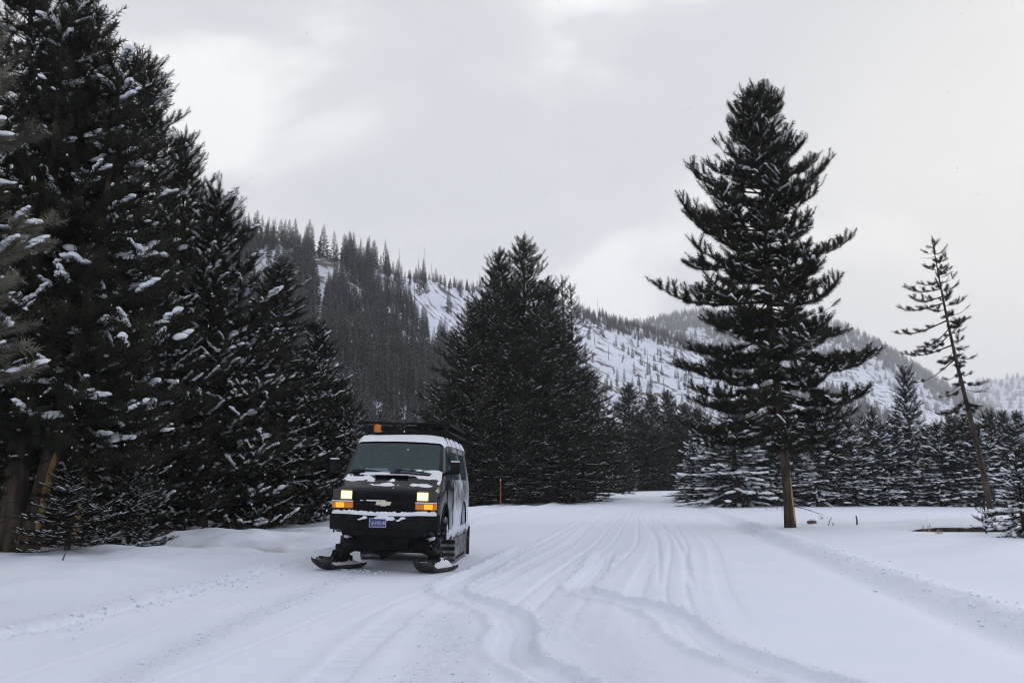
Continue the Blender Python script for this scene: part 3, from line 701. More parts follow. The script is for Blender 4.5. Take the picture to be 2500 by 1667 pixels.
def scatter(hill, n_, u0, u1, v0, v1, dens, H0, H1_, zone, wide=(0.85, 1.25)):
    u = rf.uniform(u0, u1, n_); v = rf.uniform(v0, v1, n_); P = hill.pos(u, v); ok = rf.random(n_)
    nzv = fbm(P[:, 0]/35, P[:, 1]/35, 301, 3); nz2 = fbm(P[:, 0]/9, P[:, 1]/9, 311, 2)
    for i in range(n_):
        px, py = proj(P[i])
        if px < -150 or px > 2620: continue
        if ok[i] < dens(px, py, v[i], nzv[i], nz2[i]):
            h = rf.uniform(H0, H1_); D = math.hypot(P[i][0], P[i][1])
            cand.append((h/D, P[i], h, h/15*rf.uniform(*wide), int(rf.integers(0, 4)), zone))
def d_left(px, py, v, a_, b_):
    if px > 1135: return 0
    k = 1-0.97*min(1, snow_patch(px, py)*1.5)
    if px > 1000 and py < 880: k *= 0.30 + 0.5*(a_ > 0.55)
    elif py < 760: k *= 0.97 if a_ > 0.26 else 0.5
    return k
scatter(H1, 1700, -100, 1140, 0.40, 0.98, d_left, 10, 16, 'left')
scatter(H1, 700, 400, 1140, 0.02, 0.50, lambda px, py, v, a_, b_: 1.0 if px < 1120 else 0.3, 12, 19, 'left')
scatter(H1, 260, -100, 960, 0.95, 1.02, lambda px, py, v, a_, b_: 0.75 if a_ > 0.4 else 0.25, 9, 17, 'left')
scatter(H1, 420, 930, 1900, 0.95, 1.10, lambda px, py, v, a_, b_: 0.95, 5.5, 9.5, 'ridge')
scatter(H1, 520, 1380, 1900, 0.88, 1.02, lambda px, py, v, a_, b_: 0.9*sstep(1380, 1480, px), 6, 10, 'ridge')
scatter(H1, 1500, 1130, 1950, 0.25, 0.93, lambda px, py, v, a_, b_: 0.5 if a_ > 0.54 else (0.2 if b_ > 0.5 else 0.08), 4, 10, 'slope')
scatter(H1, 260, 1130, 1950, 0.0, 0.22, lambda px, py, v, a_, b_: 0.6 if px < 1450 else 0.3, 9, 14, 'slope')
scatter(H2b, 900, 1800, 2350, 0.3, 1.02, lambda px, py, v, a_, b_: 1.0, 12, 18, 'spur')
scatter(H2, 3200, 1500, 2500, 0.62, 1.02, lambda px, py, v, a_, b_: 0.95*sstep(0.70, 0.82, v+0.35*(a_-0.5)) + 0.10, 13, 20, 'mountain', (1.2, 1.9))
scatter(H2, 700, 1600, 2500, 0.25, 0.8, lambda px, py, v, a_, b_: 0.5 if a_ > 0.55 else 0.12, 12, 18, 'mountain', (1.0, 1.5))
scatter(H3, 500, 2250, 2600, 0.6, 1.02, lambda px, py, v, a_, b_: 0.8 if a_ > 0.5 else 0.15, 22, 32, 'mountain', (1.6, 2.4))
# valley floor woods between the stands and the hill
for k in range(260):
    px = rf.uniform(-100, 1130) if k < 190 else rf.uniform(1130, 1760); Y = rf.uniform(150, 240); p = at(px, 1185, Y); x, y = p[0], p[1]
    cand.append((14/Y, np.array([x, y, gz(x, y)]), rf.uniform(8, 13), rf.uniform(0.7, 1.1), int(rf.integers(0, 4)), 'valley'))
cand.sort(key=lambda c: -c[0])
LABZ = {'left': 'dark conifer standing on the steep forested near hill', 'ridge': 'small conifer on the crest of the snowy ridge', 'slope': 'scattered conifer on the open snowy slope', 'valley': 'conifer at the wooded foot of the near hill', 'spur': 'hazy conifer on the forested spur', 'mountain': 'hazy conifer on the distant mountain'}
def visible_px(P):
    px, py = proj(P); return -20 < px < 2520
indiv = [c for c in cand if visible_px(c[1])]
left_ = [c for c in indiv if c[5] == 'left' and proj(c[1])[0] > 520 and proj(c[1])[1] < 1040][:175]
slope_ = [c for c in indiv if c[5] == 'slope' and 1380 < proj(c[1])[0] < 1720][:80]
ridge_ = [c for c in indiv if c[5] == 'ridge'][:40]
chosen = left_+slope_+ridge_; ids = set(id(c) for c in chosen)
for c in chosen:
    o = link('conifer', FT[c[4]]); o.location = Vector(c[1])-Vector((0, 0, 0.4)); o.scale = (c[3], c[3], c[2]/15); o.rotation_euler = (0, 0, rf.uniform(0, 6.28))
    tag(o, LABZ[c[5]], 'tree', 'conifers, '+LABZ[c[5]].split(' ', 1)[1])
rest = [c for c in cand if id(c) not in ids]
print('FAR individuals', len(chosen), 'rest', len(rest))
# the countless remainder: one object, trees instanced on its points
pv = np.array([c[1]-np.array([0, 0, 0.4]) for c in rest]); fm = bpy.data.meshes.new('distant_forest'); fm.vertices.add(len(pv)); fm.vertices.foreach_set('co', pv.astype(np.float32).ravel())
for nm, arr in (('sxy', [c[3] for c in rest]), ('sz', [c[2]/15 for c in rest]), ('rz', rf.uniform(0, 6.28, len(rest)))):
    q = fm.attributes.new(nm, 'FLOAT', 'POINT'); q.data.foreach_set('value', np.asarray(arr, np.float32))
q = fm.attributes.new('var', 'INT', 'POINT'); q.data.foreach_set('value', np.array([c[4] for c in rest], np.int32))
fo = tag(link('distant_forest', fm), 'far-off conifer forest covering the hills', 'forest', kind='stuff')
ng = bpy.data.node_groups.new('forest_nodes', 'GeometryNodeTree')
ng.interface.new_socket('Geometry', in_out='INPUT', socket_type='NodeSocketGeometry'); ng.interface.new_socket('Geometry', in_out='OUTPUT', socket_type='NodeSocketGeometry')
gi = ng.nodes.new('NodeGroupInput'); go = ng.nodes.new('NodeGroupOutput'); jn = ng.nodes.new('GeometryNodeJoinGeometry')
def named(nm, ty='FLOAT'):
    a_ = ng.nodes.new('GeometryNodeInputNamedAttribute'); a_.data_type = ty; a_.inputs[0].default_value = nm; return a_.outputs[0]
protos = []
for k in range(4):
    src = next(o for o in col.objects if o.data is FT[k])
    oi = ng.nodes.new('GeometryNodeObjectInfo'); oi.inputs['Object'].default_value = src; oi.inputs['As Instance'].default_value = True; oi.transform_space = 'ORIGINAL'
    cm = ng.nodes.new('FunctionNodeCompare'); cm.data_type = 'INT'; cm.operation = 'EQUAL'; cm.inputs[3].default_value = k; ng.links.new(named('var', 'INT'), cm.inputs[2])
    ip = ng.nodes.new('GeometryNodeInstanceOnPoints')
    cs = ng.nodes.new('ShaderNodeCombineXYZ'); a_ = named('sxy'); ng.links.new(a_, cs.inputs[0]); ng.links.new(a_, cs.inputs[1]); ng.links.new(named('sz'), cs.inputs[2])
    cr_ = ng.nodes.new('ShaderNodeCombineXYZ'); ng.links.new(named('rz'), cr_.inputs[2])
    ng.links.new(gi.outputs[0], ip.inputs['Points']); ng.links.new(cm.outputs[0], ip.inputs['Selection']); ng.links.new(oi.outputs['Geometry'], ip.inputs['Instance'])
    ng.links.new(cs.outputs[0], ip.inputs['Scale']); ng.links.new(cr_.outputs[0], ip.inputs['Rotation'])
    ng.links.new(ip.outputs[0], jn.inputs[0])
ng.links.new(jn.outputs[0], go.inputs[0])
md = fo.modifiers.new('forest', 'NODES'); md.node_group = ng
# burnt snags on the ridge
for k in range(46):
    u = rf.uniform(940, 1720); v = rf.uniform(0.97, 1.03) if k < 34 else rf.uniform(0.4, 0.9)
    p = H1.pos(u, v)[0]; o = link('dead_snag', FD[k % 2]); h = rf.uniform(11, 20); o.location = p; o.scale = (1, 1, h/14); o.rotation_euler = (rf.normal(0, .04), rf.normal(0, .05), rf.uniform(0, 6.28))
    tag(o, 'bare burnt snag standing up from the snowy ridge' if k < 34 else 'bare burnt snag on the open snowy slope', 'dead tree', 'burnt snags on the ridge' if k < 34 else 'burnt snags on the slope')

# ------------------------------------------------------------------ snow van
class MB:
    def __init__(s): s.v = []; s.f = []
    def add(s, V, Fc):
        n_ = len(s.v); s.v.extend([tuple(map(float, p)) for p in V]); s.f.extend([tuple(int(i)+n_ for i in f) for f in Fc]); return s
    def box(s, c, d, rot=None):
        V = [Vector((sx*d[0]/2, sy*d[1]/2, sz*d[2]/2)) for sz in (-1, 1) for sy in (-1, 1) for sx in (-1, 1)]
        if rot is not None:
            m = Euler(rot).to_matrix(); V = [m @ p for p in V]
        return s.add([p+Vector(c) for p in V], [(0, 2, 3, 1), (4, 5, 7, 6), (0, 1, 5, 4), (2, 6, 7, 3), (0, 4, 6, 2), (1, 3, 7, 5)])
    def prism(s, poly, ax, a_, b_):
        def P(p, t_): return (t_, p[0], p[1]) if ax == 0 else (p[0], t_, p[1]) if ax == 1 else (p[0], p[1], t_)
        n_ = len(poly); V = [P(p, a_) for p in poly]+[P(p, b_) for p in poly]
        return s.add(V, [tuple(range(n_))[::-1], tuple(range(n_, 2*n_))] + [(i, (i+1) % n_, n_+(i+1) % n_, n_+i) for i in range(n_)])
    def tube(s, pts, r, sides=8): V, f = tube(pts, r, sides); return s.add(V, f)
    def loft(s, secs, cap=True):
        n_ = len(secs[0]); V = [p for sec in secs for p in sec]; f = []
        for i in range(len(secs)-1):
            for j in range(n_): f.append((i*n_+j, i*n_+(j+1) % n_, (i+1)*n_+(j+1) % n_, (i+1)*n_+j))
        if cap: f += [tuple(range(n_))[::-1], tuple(range((len(secs)-1)*n_, len(secs)*n_))]
        return s.add(V, f)
    def mesh(s, name, material, ang=38, fix=True):
        me = bpy.data.meshes.new(name); me.from_pydata(s.v, [], s.f); me.validate()
        if fix:
            bm = bmesh.new(); bm.from_mesh(me); bmesh.ops.recalc_face_normals(bm, faces=bm.faces); bm.to_mesh(me); bm.free()
        if material: me.materials.append(material)
        me.polygons.foreach_set('use_smooth', np.ones(len(me.polygons), bool)); me.set_sharp_from_angle(angle=R(ang)); me.update()
        return me
    def build(s, name, material, parent, bevel=0, ang=38, seg=2):
        o = link(name, s.mesh(name, material, ang), parent)
        if bevel:
            b_ = o.modifiers.new('bevel', 'BEVEL'); b_.width = bevel; b_.segments = seg; b_.limit_method = 'ANGLE'; b_.angle_limit = R(35)
            b_.harden_normals = False
        return o
# paint with wind-packed snow clinging to the driver side
M['paint'] = mat('black_paint', (0.010, 0.011, 0.016), 0.2, Coat_Weight=0.0, Specular_IOR_Level=0.10)
n, l, b = nodes(M['paint'])
def mnode(op, a_=None, b_=None, c_=None):
    q = n.new('ShaderNodeMath'); q.operation = op
    for k, v in enumerate((a_, b_, c_)):
        if v is None: continue
        if isinstance(v, (int, float)): q.inputs[k].default_value = v
        else: l.new(v, q.inputs[k])
    return q.outputs[0]
t = n.new('ShaderNodeTexCoord'); sp = n.new('ShaderNodeSeparateXYZ'); l.new(t.outputs['Object'], sp.inputs[0])
mpg = n.new('ShaderNodeMapping'); mpg.inputs['Scale'].default_value = (1, 4.2, 1.3); l.new(t.outputs['Object'], mpg.inputs[0])
q1 = n.new('ShaderNodeTexNoise'); q1.inputs['Scale'].default_value = 3.0; q1.inputs['Detail'].default_value = 9; q1.inputs['Distortion'].default_value = 0.4; q1.inputs['Roughness'].default_value = 0.7; l.new(mpg.outputs[0], q1.inputs['Vector'])
q2 = n.new('ShaderNodeTexNoise'); q2.inputs['Scale'].default_value = 1.3; q2.inputs['Detail'].default_value = 3; l.new(t.outputs['Object'], q2.inputs['Vector'])
def mapr(v, a_, b_, c_=0.0, d_=1.0):
    q = n.new('ShaderNodeMapRange'); q.inputs['From Min'].default_value = a_; q.inputs['From Max'].default_value = b_; q.inputs['To Min'].default_value = c_; q.inputs['To Max'].default_value = d_
    l.new(v, q.inputs['Value']); return q.outputs[0]
side = mapr(mnode('ABSOLUTE', sp.outputs[0]), 0.80, 0.90)
back = mapr(sp.outputs[1], 1.1, 2.6, -0.16, 0.16)
lowz = mapr(sp.outputs[2], 1.05, 1.3, 0.14, -0.02)
v = mnode('ADD', mnode('ADD', mnode('MULTIPLY_ADD', q2.outputs['Fac'], 0.35, -0.17), q1.outputs['Fac']), mnode('ADD', back, lowz))
mask = mnode('MULTIPLY', mnode('MULTIPLY', mapr(v, 0.54, 0.82), side), mapr(sp.outputs[1], 0.75, 1.15))
mxc = n.new('ShaderNodeMix'); mxc.data_type = 'RGBA'; mxc.inputs['A'].default_value = (0.006, 0.007, 0.013, 1); mxc.inputs['B'].default_value = (0.70, 0.74, 0.82, 1)
l.new(mask, mxc.inputs['Factor']); l.new(mxc.outputs['Result'], b.inputs['Base Color'])
l.new(mapr(mask, 0, 1, 0.18, 0.85), b.inputs['Roughness'])
bp = n.new('ShaderNodeBump'); bp.inputs['Strength'].default_value = 0.6; bp.inputs['Distance'].default_value = 0.02; l.new(mask, bp.inputs['Height']); l.new(bp.outputs[0], b.inputs['Normal'])
M['plastic'] = add_noise_color(mat('black_plastic', (0.018, 0.018, 0.02), 0.6, Specular_IOR_Level=0.05), (0.007, 0.007, 0.008), (0.016, 0.016, 0.018), 6)
M['rubber'] = add_noise_color(mat('rubber', (0.03, 0.03, 0.03), 0.8, Specular_IOR_Level=0.15), (0.018, 0.018, 0.019), (0.06, 0.06, 0.063), 9)
M['frostmetal'] = add_noise_color(mat('frosted_metal', (0.05, 0.05, 0.055), 0.6, Specular_IOR_Level=0.1), (0.008, 0.008, 0.009), (0.10, 0.105, 0.12), 9, lo=0.5, hi=0.85)
M['cover'] = add_noise_color(mat('track_cover', (0.1, 0.1, 0.11), 0.6), (0.09, 0.09, 0.10), (0.34, 0.36, 0.39), 4, lo=0.35, hi=0.75)
M['lug'] = add_noise_color(mat('frosted_rubber', (0.2, 0.2, 0.21), 0.8, Specular_IOR_Level=0.1), (0.03, 0.03, 0.032), (0.42, 0.44, 0.48), 7, lo=0.4, hi=0.75)
M['inside'] = mat('cabin', (0.02, 0.025, 0.027), 0.8)
M['seat'] = mat('seat_cloth', (0.07, 0.085, 0.09), 0.9)
M['silver'] = mat('emblem_silver', (0.62, 0.58, 0.48), 0.35, 0.3)
M['plate_blue'] = mat('plate_blue', (0.015, 0.03, 0.16), 0.5)
M['plate_white'] = mat('plate_white', (0.55, 0.58, 0.68), 0.5)
M['lamp_house'] = mat('lamp_housing', (0.03, 0.028, 0.025), 0.25)
def emis(name, c, s_, base=None):
    m = mat(name, base or c, 0.3); q = m.node_tree.nodes['Principled BSDF']; q.inputs['Emission Color'].default_value = (*c, 1); q.inputs['Emission Strength'].default_value = s_; return m
M['headlamp'] = emis('headlamp', (1.0, 0.66, 0.26), 0.95, (0.7, 0.65, 0.5)); M['bulb'] = emis('headlamp_bulb', (1.0, 0.90, 0.66), 4.0)
M['amber_lit'] = emis('amber_lit', (1.0, 0.42, 0.02), 0.9, (0.7, 0.25, 0.01)); M['amber'] = emis('amber_lens', (1.0, 0.33, 0.01), 0.10, (0.55, 0.17, 0.01))
M['beacon'] = mat('beacon_amber', (0.55, 0.14, 0.015), 0.25)
def glass(name, tint, refl=1.0):
    m = bpy.data.materials.new(name); m.use_nodes = True; nn_ = m.node_tree.nodes; ll_ = m.node_tree.links
    for q in list(nn_): nn_.remove(q)
    o_ = nn_.new('ShaderNodeOutputMaterial'); tr_ = nn_.new('ShaderNodeBsdfTransparent'); tr_.inputs[0].default_value = (*tint, 1)
    g_ = nn_.new('ShaderNodeBsdfGlossy'); g_.inputs['Roughness'].default_value = 0.06; g_.inputs[0].default_value = (0.75*refl, 0.95*refl, 1.0*refl, 1)
    fr = nn_.new('ShaderNodeFresnel'); fr.inputs[0].default_value = 1.5; mx_ = nn_.new('ShaderNodeMixShader')
    ll_.new(fr.outputs[0], mx_.inputs[0]); ll_.new(tr_.outputs[0], mx_.inputs[1]); ll_.new(g_.outputs[0], mx_.inputs[2]); df_ = nn_.new('ShaderNodeBsdfDiffuse'); df_.inputs[0].default_value = (0.16, 0.25, 0.29, 1); m2_ = nn_.new('ShaderNodeMixShader'); m2_.inputs[0].default_value = 0.13
    ll_.new(mx_.outputs[0], m2_.inputs[1]); ll_.new(df_.outputs[0], m2_.inputs[2]); ll_.new(m2_.outputs[0], o_.inputs[0])
    return m
M['glass'] = glass('windscreen_glass', (0.50, 0.60, 0.62)); M['tint'] = glass('tinted_glass', (0.22, 0.25, 0.26))

VX, VY = -2.33, 18.0
van = empty('snow_van', (VX, VY, 0.0), (0, R(1.5), R(-3.2)))
tag(van, 'black passenger van on front skis and rear tracks with headlights on', 'van')
# y, w_low, z_low, w_belt, z_belt, w_top, z_top
SECS = [(0.13, .90, .92, .91, 1.30, .86, 1.44), (0.17, .95, .80, .955, 1.34, .90, 1.475), (0.30, .975, .78, .985, 1.38, .92, 1.53), (0.50, .985, .70, .995, 1.43, .945, 1.60), (0.86, .99, .66, 1.0, 1.50, .965, 1.735),
        (0.92, .99, .66, 1.0, 1.52, .955, 1.775), (1.56, .99, .66, 1.0, 1.58, .875, 2.365), (1.72, .99, .66, 1.0, 1.58, .865, 2.415), (2.2, .99, .66, 1.0, 1.58, .862, 2.44), (3.6, .99, .66, 1.0, 1.58, .862, 2.45), (5.1, .99, .68, 1.0, 1.58, .862, 2.435), (5.42, .985, .72, .99, 1.58, .85, 2.41), (5.55, .96, .78, .965, 1.57, .83, 2.36), (5.60, .92, .84, .92, 1.56, .80, 2.30)]
def sec_pts(y, wl, zl, wb, zb, wt, zt, off=0.0):
    wl -= off; wb -= off; wt -= off; zt -= off
    h = [(0, zl), (wl*0.6, zl), (wl-.05, zl+0.005), (wl, zl+.06), (wb, lerp(zl, zb, .5)), (wb, zb-.05), (lerp(wb, wt, .06), zb+.03), (lerp(wb, wt, .55), lerp(zb, zt-.10, .55)), (wt, zt-.09), (wt-.025, zt-.035), (wt-.09, zt-.006), (wt*0.5, zt+.012), (0, zt+.018)]
    return [(x, y, z) for x, z in h] + [(-x, y, z) for x, z in h[-2:0:-1]]
outer = MB().loft([sec_pts(*s_) for s_ in SECS])
def top_z(x, y):
    y = min(max(y, SECS[0][0]), SECS[-1][0])
    for i in range(len(SECS)-1):
        if SECS[i][0] <= y <= SECS[i+1][0]: break
    def tz(S):
        h = sec_pts(*S)[8:13]; xs_ = [p[0] for p in h][::-1]; zs_ = [p[2] for p in h][::-1]
        return np.interp(abs(x), xs_, zs_)
    t_ = (y-SECS[i][0])/(SECS[i+1][0]-SECS[i][0]); return float(lerp(tz(SECS[i]), tz(SECS[i+1]), t_))
body = link('body', outer.mesh('body', M['paint'], 40), van)
cut = MB().loft([sec_pts(y, wl, 1.29, wb, zb, wt, zt, 0.06) for (y, wl, zl, wb, zb, wt, zt) in [(0.98, .99, .66, 1.0, 1.52, .955, 1.80), (1.60, .99, .66, 1.0, 1.58, .875, 2.36), (1.78, .99, .66, 1.0, 1.58, .865, 2.415), (5.1, .99, .68, 1.0, 1.58, .862, 2.435), (5.45, .95, .72, .96, 1.58, .83, 2.38)]])
cutters = [cut]
wsn = Vector((0, -0.68, 0.72)).normalized()
WB, WT = (0.845, 0.955, 1.80), (0.775, 1.525, 2.33)
wq = [(-WB[0], WB[1], WB[2]), (WB[0], WB[1], WB[2]), (WT[0], WT[1], WT[2]), (-WT[0], WT[1], WT[2])]
c2 = MB(); c2.add([Vector(p)+wsn*0.15 for p in wq]+[Vector(p)-wsn*0.22 for p in wq], [(0, 1, 2, 3), (7, 6, 5, 4), (0, 4, 5, 1), (1, 5, 6, 2), (2, 6, 7, 3), (3, 7, 4, 0)]); cutters.append(c2)
WIN = [[(1.17, 1.72), (1.60, 2.22), (2.12, 2.26), (2.12, 1.68)], [(2.28, 1.70), (2.28, 2.26), (3.62, 2.26), (3.62, 1.70)], [(3.76, 1.70), (3.76, 2.26), (5.15, 2.25), (5.2, 1.70)]]
for wp in WIN: cutters.append(MB().prism(wp, 0, -1.4, 1.4))
for yy, zz, rr2 in ((1.02, 0.78, 0.46), (4.30, 0.78, 0.44)):
    for sx in (-1, 1):
        pl = [(yy+rr2*math.cos(a_), zz+rr2*math.sin(a_)) for a_ in np.linspace(0, 2*math.pi, 28, endpoint=False)]
        cutters.append(MB().prism(pl, 0, sx*0.62, sx*1.3) if sx > 0 else MB().prism(pl, 0, -1.3, -0.62))
tmp = []
for c in cutters:
    o = bpy.data.objects.new('cutter', c.mesh('cutter', None)); col.objects.link(o); o.parent = van; tmp.append(o)
    q = body.modifiers.new('cut', 'BOOLEAN'); q.operation = 'DIFFERENCE'; q.solver = 'EXACT'; q.object = o
bpy.context.view_layer.update()
dg = bpy.context.evaluated_depsgraph_get(); nm_ = bpy.data.meshes.new_from_object(body.evaluated_get(dg)); nm_.name = 'body'
body.modifiers.clear(); body.data = nm_
for o in tmp:
    me_ = o.data; bpy.data.objects.remove(o); bpy.data.meshes.remove(me_)
nm_.polygons.foreach_set('use_smooth', np.ones(len(nm_.polygons), bool)); nm_.set_sharp_from_angle(angle=R(35)); nm_.update()
# glazing
g_ = MB(); ns_ = 10; ws = []
for j in range(5):
    t_ = j/4
    for i in range(ns_+1):
        s_ = -1+2*i/ns_; hw = lerp(WB[0], WT[0], t_)+0.012
        p = Vector((s_*hw, lerp(WB[1]-.01, WT[1]+.01, t_), lerp(WB[2]-.012, WT[2]+.012, t_))); p += wsn*(0.012+0.018*(1-s_*s_)); ws.append(p)
g_.add(ws, [(j*(ns_+1)+i, j*(ns_+1)+i+1, (j+1)*(ns_+1)+i+1, (j+1)*(ns_+1)+i) for j in range(4) for i in range(ns_)])
wsh = g_.build('windscreen', M['glass'], van)
def side_x(z): return lerp(1.0, .865, max(0, (z-1.60))/(2.34-1.60))-0.022
for sx in (-1, 1):
    for k, wp in enumerate(WIN):
        o = MB().add([(sx*side_x(z_), y_, z_) for y_, z_ in wp], [(0, 1, 2, 3)]).build('side_window', M['glass'] if k == 0 else M['tint'], van)
# snow film blown over the side windows: thin crusts stuck to the glass
# cabin
MB().box((0, 1.30, 1.62), (1.66, 0.42, 0.20)).build('dashboard', M['inside'], van, 0.03)
st = MB().box((0, 0, 0), (0.52, 0.50, 0.16)).box((0, 0.26, 0.36), (0.50, 0.15, 0.66), (R(-10), 0, 0)).box((0, 0.33, 0.79), (0.26, 0.10, 0.18)).mesh('seat', M['seat'])
for x_, y_ in ((-0.46, 2.0), (0.46, 2.0), (-0.45, 3.1), (0.45, 3.1), (0, 3.1), (-0.45, 4.2), (0.45, 4.2)):
    o = link('seat', st, van); o.location = (x_, y_, 1.38); q = o.modifiers.new('bevel', 'BEVEL'); q.width = 0.035; q.segments = 2
a_ = np.linspace(0, 2*math.pi, 20); MB().tube(np.stack([0.46+0.19*np.cos(a_), 1.62+0.06*np.sin(a_), 1.80+0.18*np.sin(a_)], 1), 0.016, 6).build('steering_wheel', M['inside'], van)
MB().box((0, 1.62, 2.20), (0.24, 0.03, 0.07)).build('rear_view_mirror', M['inside'], van, 0.01)
# bumper
bs = []
for x_ in np.linspace(-1, 1, 27):
    X = x_*0.985; yb_ = 0.0 + 0.10*abs(x_)**5 + 0.02*x_*x_; dz = 0.022*(1-min(1, abs(x_)/0.62))**0.6 if abs(x_) < 0.62 else 0
    bs.append([(X, yb_+.30, .80), (X, yb_+.08, .765), (X, yb_+.03, .79), (X, yb_+.012, .85), (X, yb_+.0, .93), (X, yb_+.004, 1.01), (X, yb_+.022, 1.055-dz), (X, yb_+.07, 1.07-dz), (X, yb_+.30, 1.07-dz)])
bum = MB().loft(bs)
for sx in (-1, 1): bum.box((sx*0.955, 0.34, 0.925), (0.06, 0.42, 0.26))
bumper = bum.build('bumper', M['plastic'], van, 0.008)
MB().box((0, 0.16, 0.74), (1.5, 0.16, 0.14)).build('valance', M['plastic'], van, 0.03)
bsn = []
gsn = random.Random(3)
for x_ in np.linspace(-0.97, 0.97, 60):
    X = x_*0.975; yb_ = 0.10*abs(x_)**5+0.02*x_*x_; dz = 0.022*(1-min(1, abs(x_)/0.62))**0.6 if abs(x_) < 0.62 else 0
    h_ = (0.035+0.03*gsn.random())*(1 if abs(x_) < .95 else .4); z_ = 1.066-dz
    bsn.append([(X, yb_+.005, z_-.018), (X, yb_+.0, z_+h_*.4), (X, yb_+.04, z_+h_), (X, yb_+.10, z_+h_*.9), (X, yb_+.15, z_-.01)])
o = MB().loft(bsn).build('snow', M['van_snow'], bumper)
# rime smeared across the bumper face, as a lumpy crust
def crust(name, parent, xs_, zs_, yfun, thr, seed, th=0.02, fr=7.0):
    X, Z = np.meshgrid(xs_, zs_); h_ = fbm(X*fr, Z*fr*1.6, seed, 3)-thr
    u_ = (X-X.min())/(np.ptp(X)); w_ = (Z-Z.min())/(np.ptp(Z)); h_ -= 0.35*(np.abs(2*u_-1)**4 + np.abs(2*w_-1)**3)
    Y = np.vectorize(yfun)(X, Z) + 0.004 - np.clip(h_*0.3, -0.01, th)
    V = np.stack([X, Y, Z], -1).reshape(-1, 3); nx_ = len(xs_); f_ = []
    for j in range(len(zs_)-1):
        for i in range(nx_-1):
            if h_[j:j+2, i:i+2].max() > 0: k = j*nx_+i; f_.append((k, k+1, k+nx_+1, k+nx_))
    me = mesh_np(name, V, f_, [M['van_snow']], smooth=True); return link(name, me, parent)
crust('snow', bumper, np.linspace(-.58, .42, 50), np.linspace(.92, 1.03, 12), lambda x_, z_: 0.003+0.02*x_*x_, 0.42, 9, fr=5)
# number plate
pl = MB().box((-0.085, -0.012, 0.905), (0.305, 0.010, 0.155)).build('license_plate', M['plate_white'], van, 0.006)
MB().box((-0.085, -0.0185, 0.905), (0.285, 0.006, 0.137)).build('plate_field', M['plate_blue'], pl)
def text_mesh(s_, size, material, name):
    c = bpy.data.curves.new(name, 'FONT'); c.body = s_; c.size = size; c.align_x = 'CENTER'; c.align_y = 'CENTER'; c.extrude = 0.002
    o = bpy.data.objects.new(name, c); col.objects.link(o); bpy.context.view_layer.update()
    me = bpy.data.meshes.new_from_object(o.evaluated_get(bpy.context.evaluated_depsgraph_get())); bpy.data.objects.remove(o); bpy.data.curves.remove(c)
    me.materials.clear(); me.materials.append(material); return me
o = link('plate_lettering', text_mesh('6-01561B', 0.072, M['plate_white'], 'plate_lettering'), pl); o.location = (-0.066, -0.0235, 0.905); o.rotation_euler = (R(90), 0, 0); o.scale = (0.80, 1.15, 1)
mo = MB()
for p, q in (((-.215, .945), (-.185, .895)), ((-.185, .895), (-.155, .850)), ((-.155, .850), (-.10, .852)), ((-.10, .858), (.03, .858)), ((-.195, .855), (-.178, .878))): mo.tube([(p[0], -.0225, p[1]), (q[0], -.0225, q[1])], 0.0025, 4)
mo.build('plate_outline', M['plate_white'], pl)
# grille and lamps
gr = MB().box((0, 0.145, 1.27), (1.16, 0.05, 0.35)).build('grille', M['plastic'], van, 0.01)
MB().box((0, 0.105, 1.245), (1.12, 0.06, 0.10)).build('grille_bar', M['plastic'], gr, 0.015)
for z_ in (1.395, 1.36, 1.325, 1.16, 1.125): MB().box((0, 0.115, z_), (1.12, 0.03, 0.009)).build('grille_slat', M['frostmetal'], gr)
bow = [(-.145, -.032), (-.12, .032), (-.048, .032), (-.048, .05), (.048, .05), (.048, .032), (.145, .032), (.12, -.032), (.048, -.032), (.048, -.05), (-.048, -.05), (-.048, -.032)]
o = MB().prism([(x_-.01, z_+1.248) for x_, z_ in bow], 1, 0.056, 0.078).build('emblem', M['silver'], van, 0.004)
gsnow = crust('snow', gr, np.linspace(-.52, .20, 40), np.linspace(1.278, 1.305, 5), lambda x_, z_: 0.08, 0.32, 12, 0.015, 9)
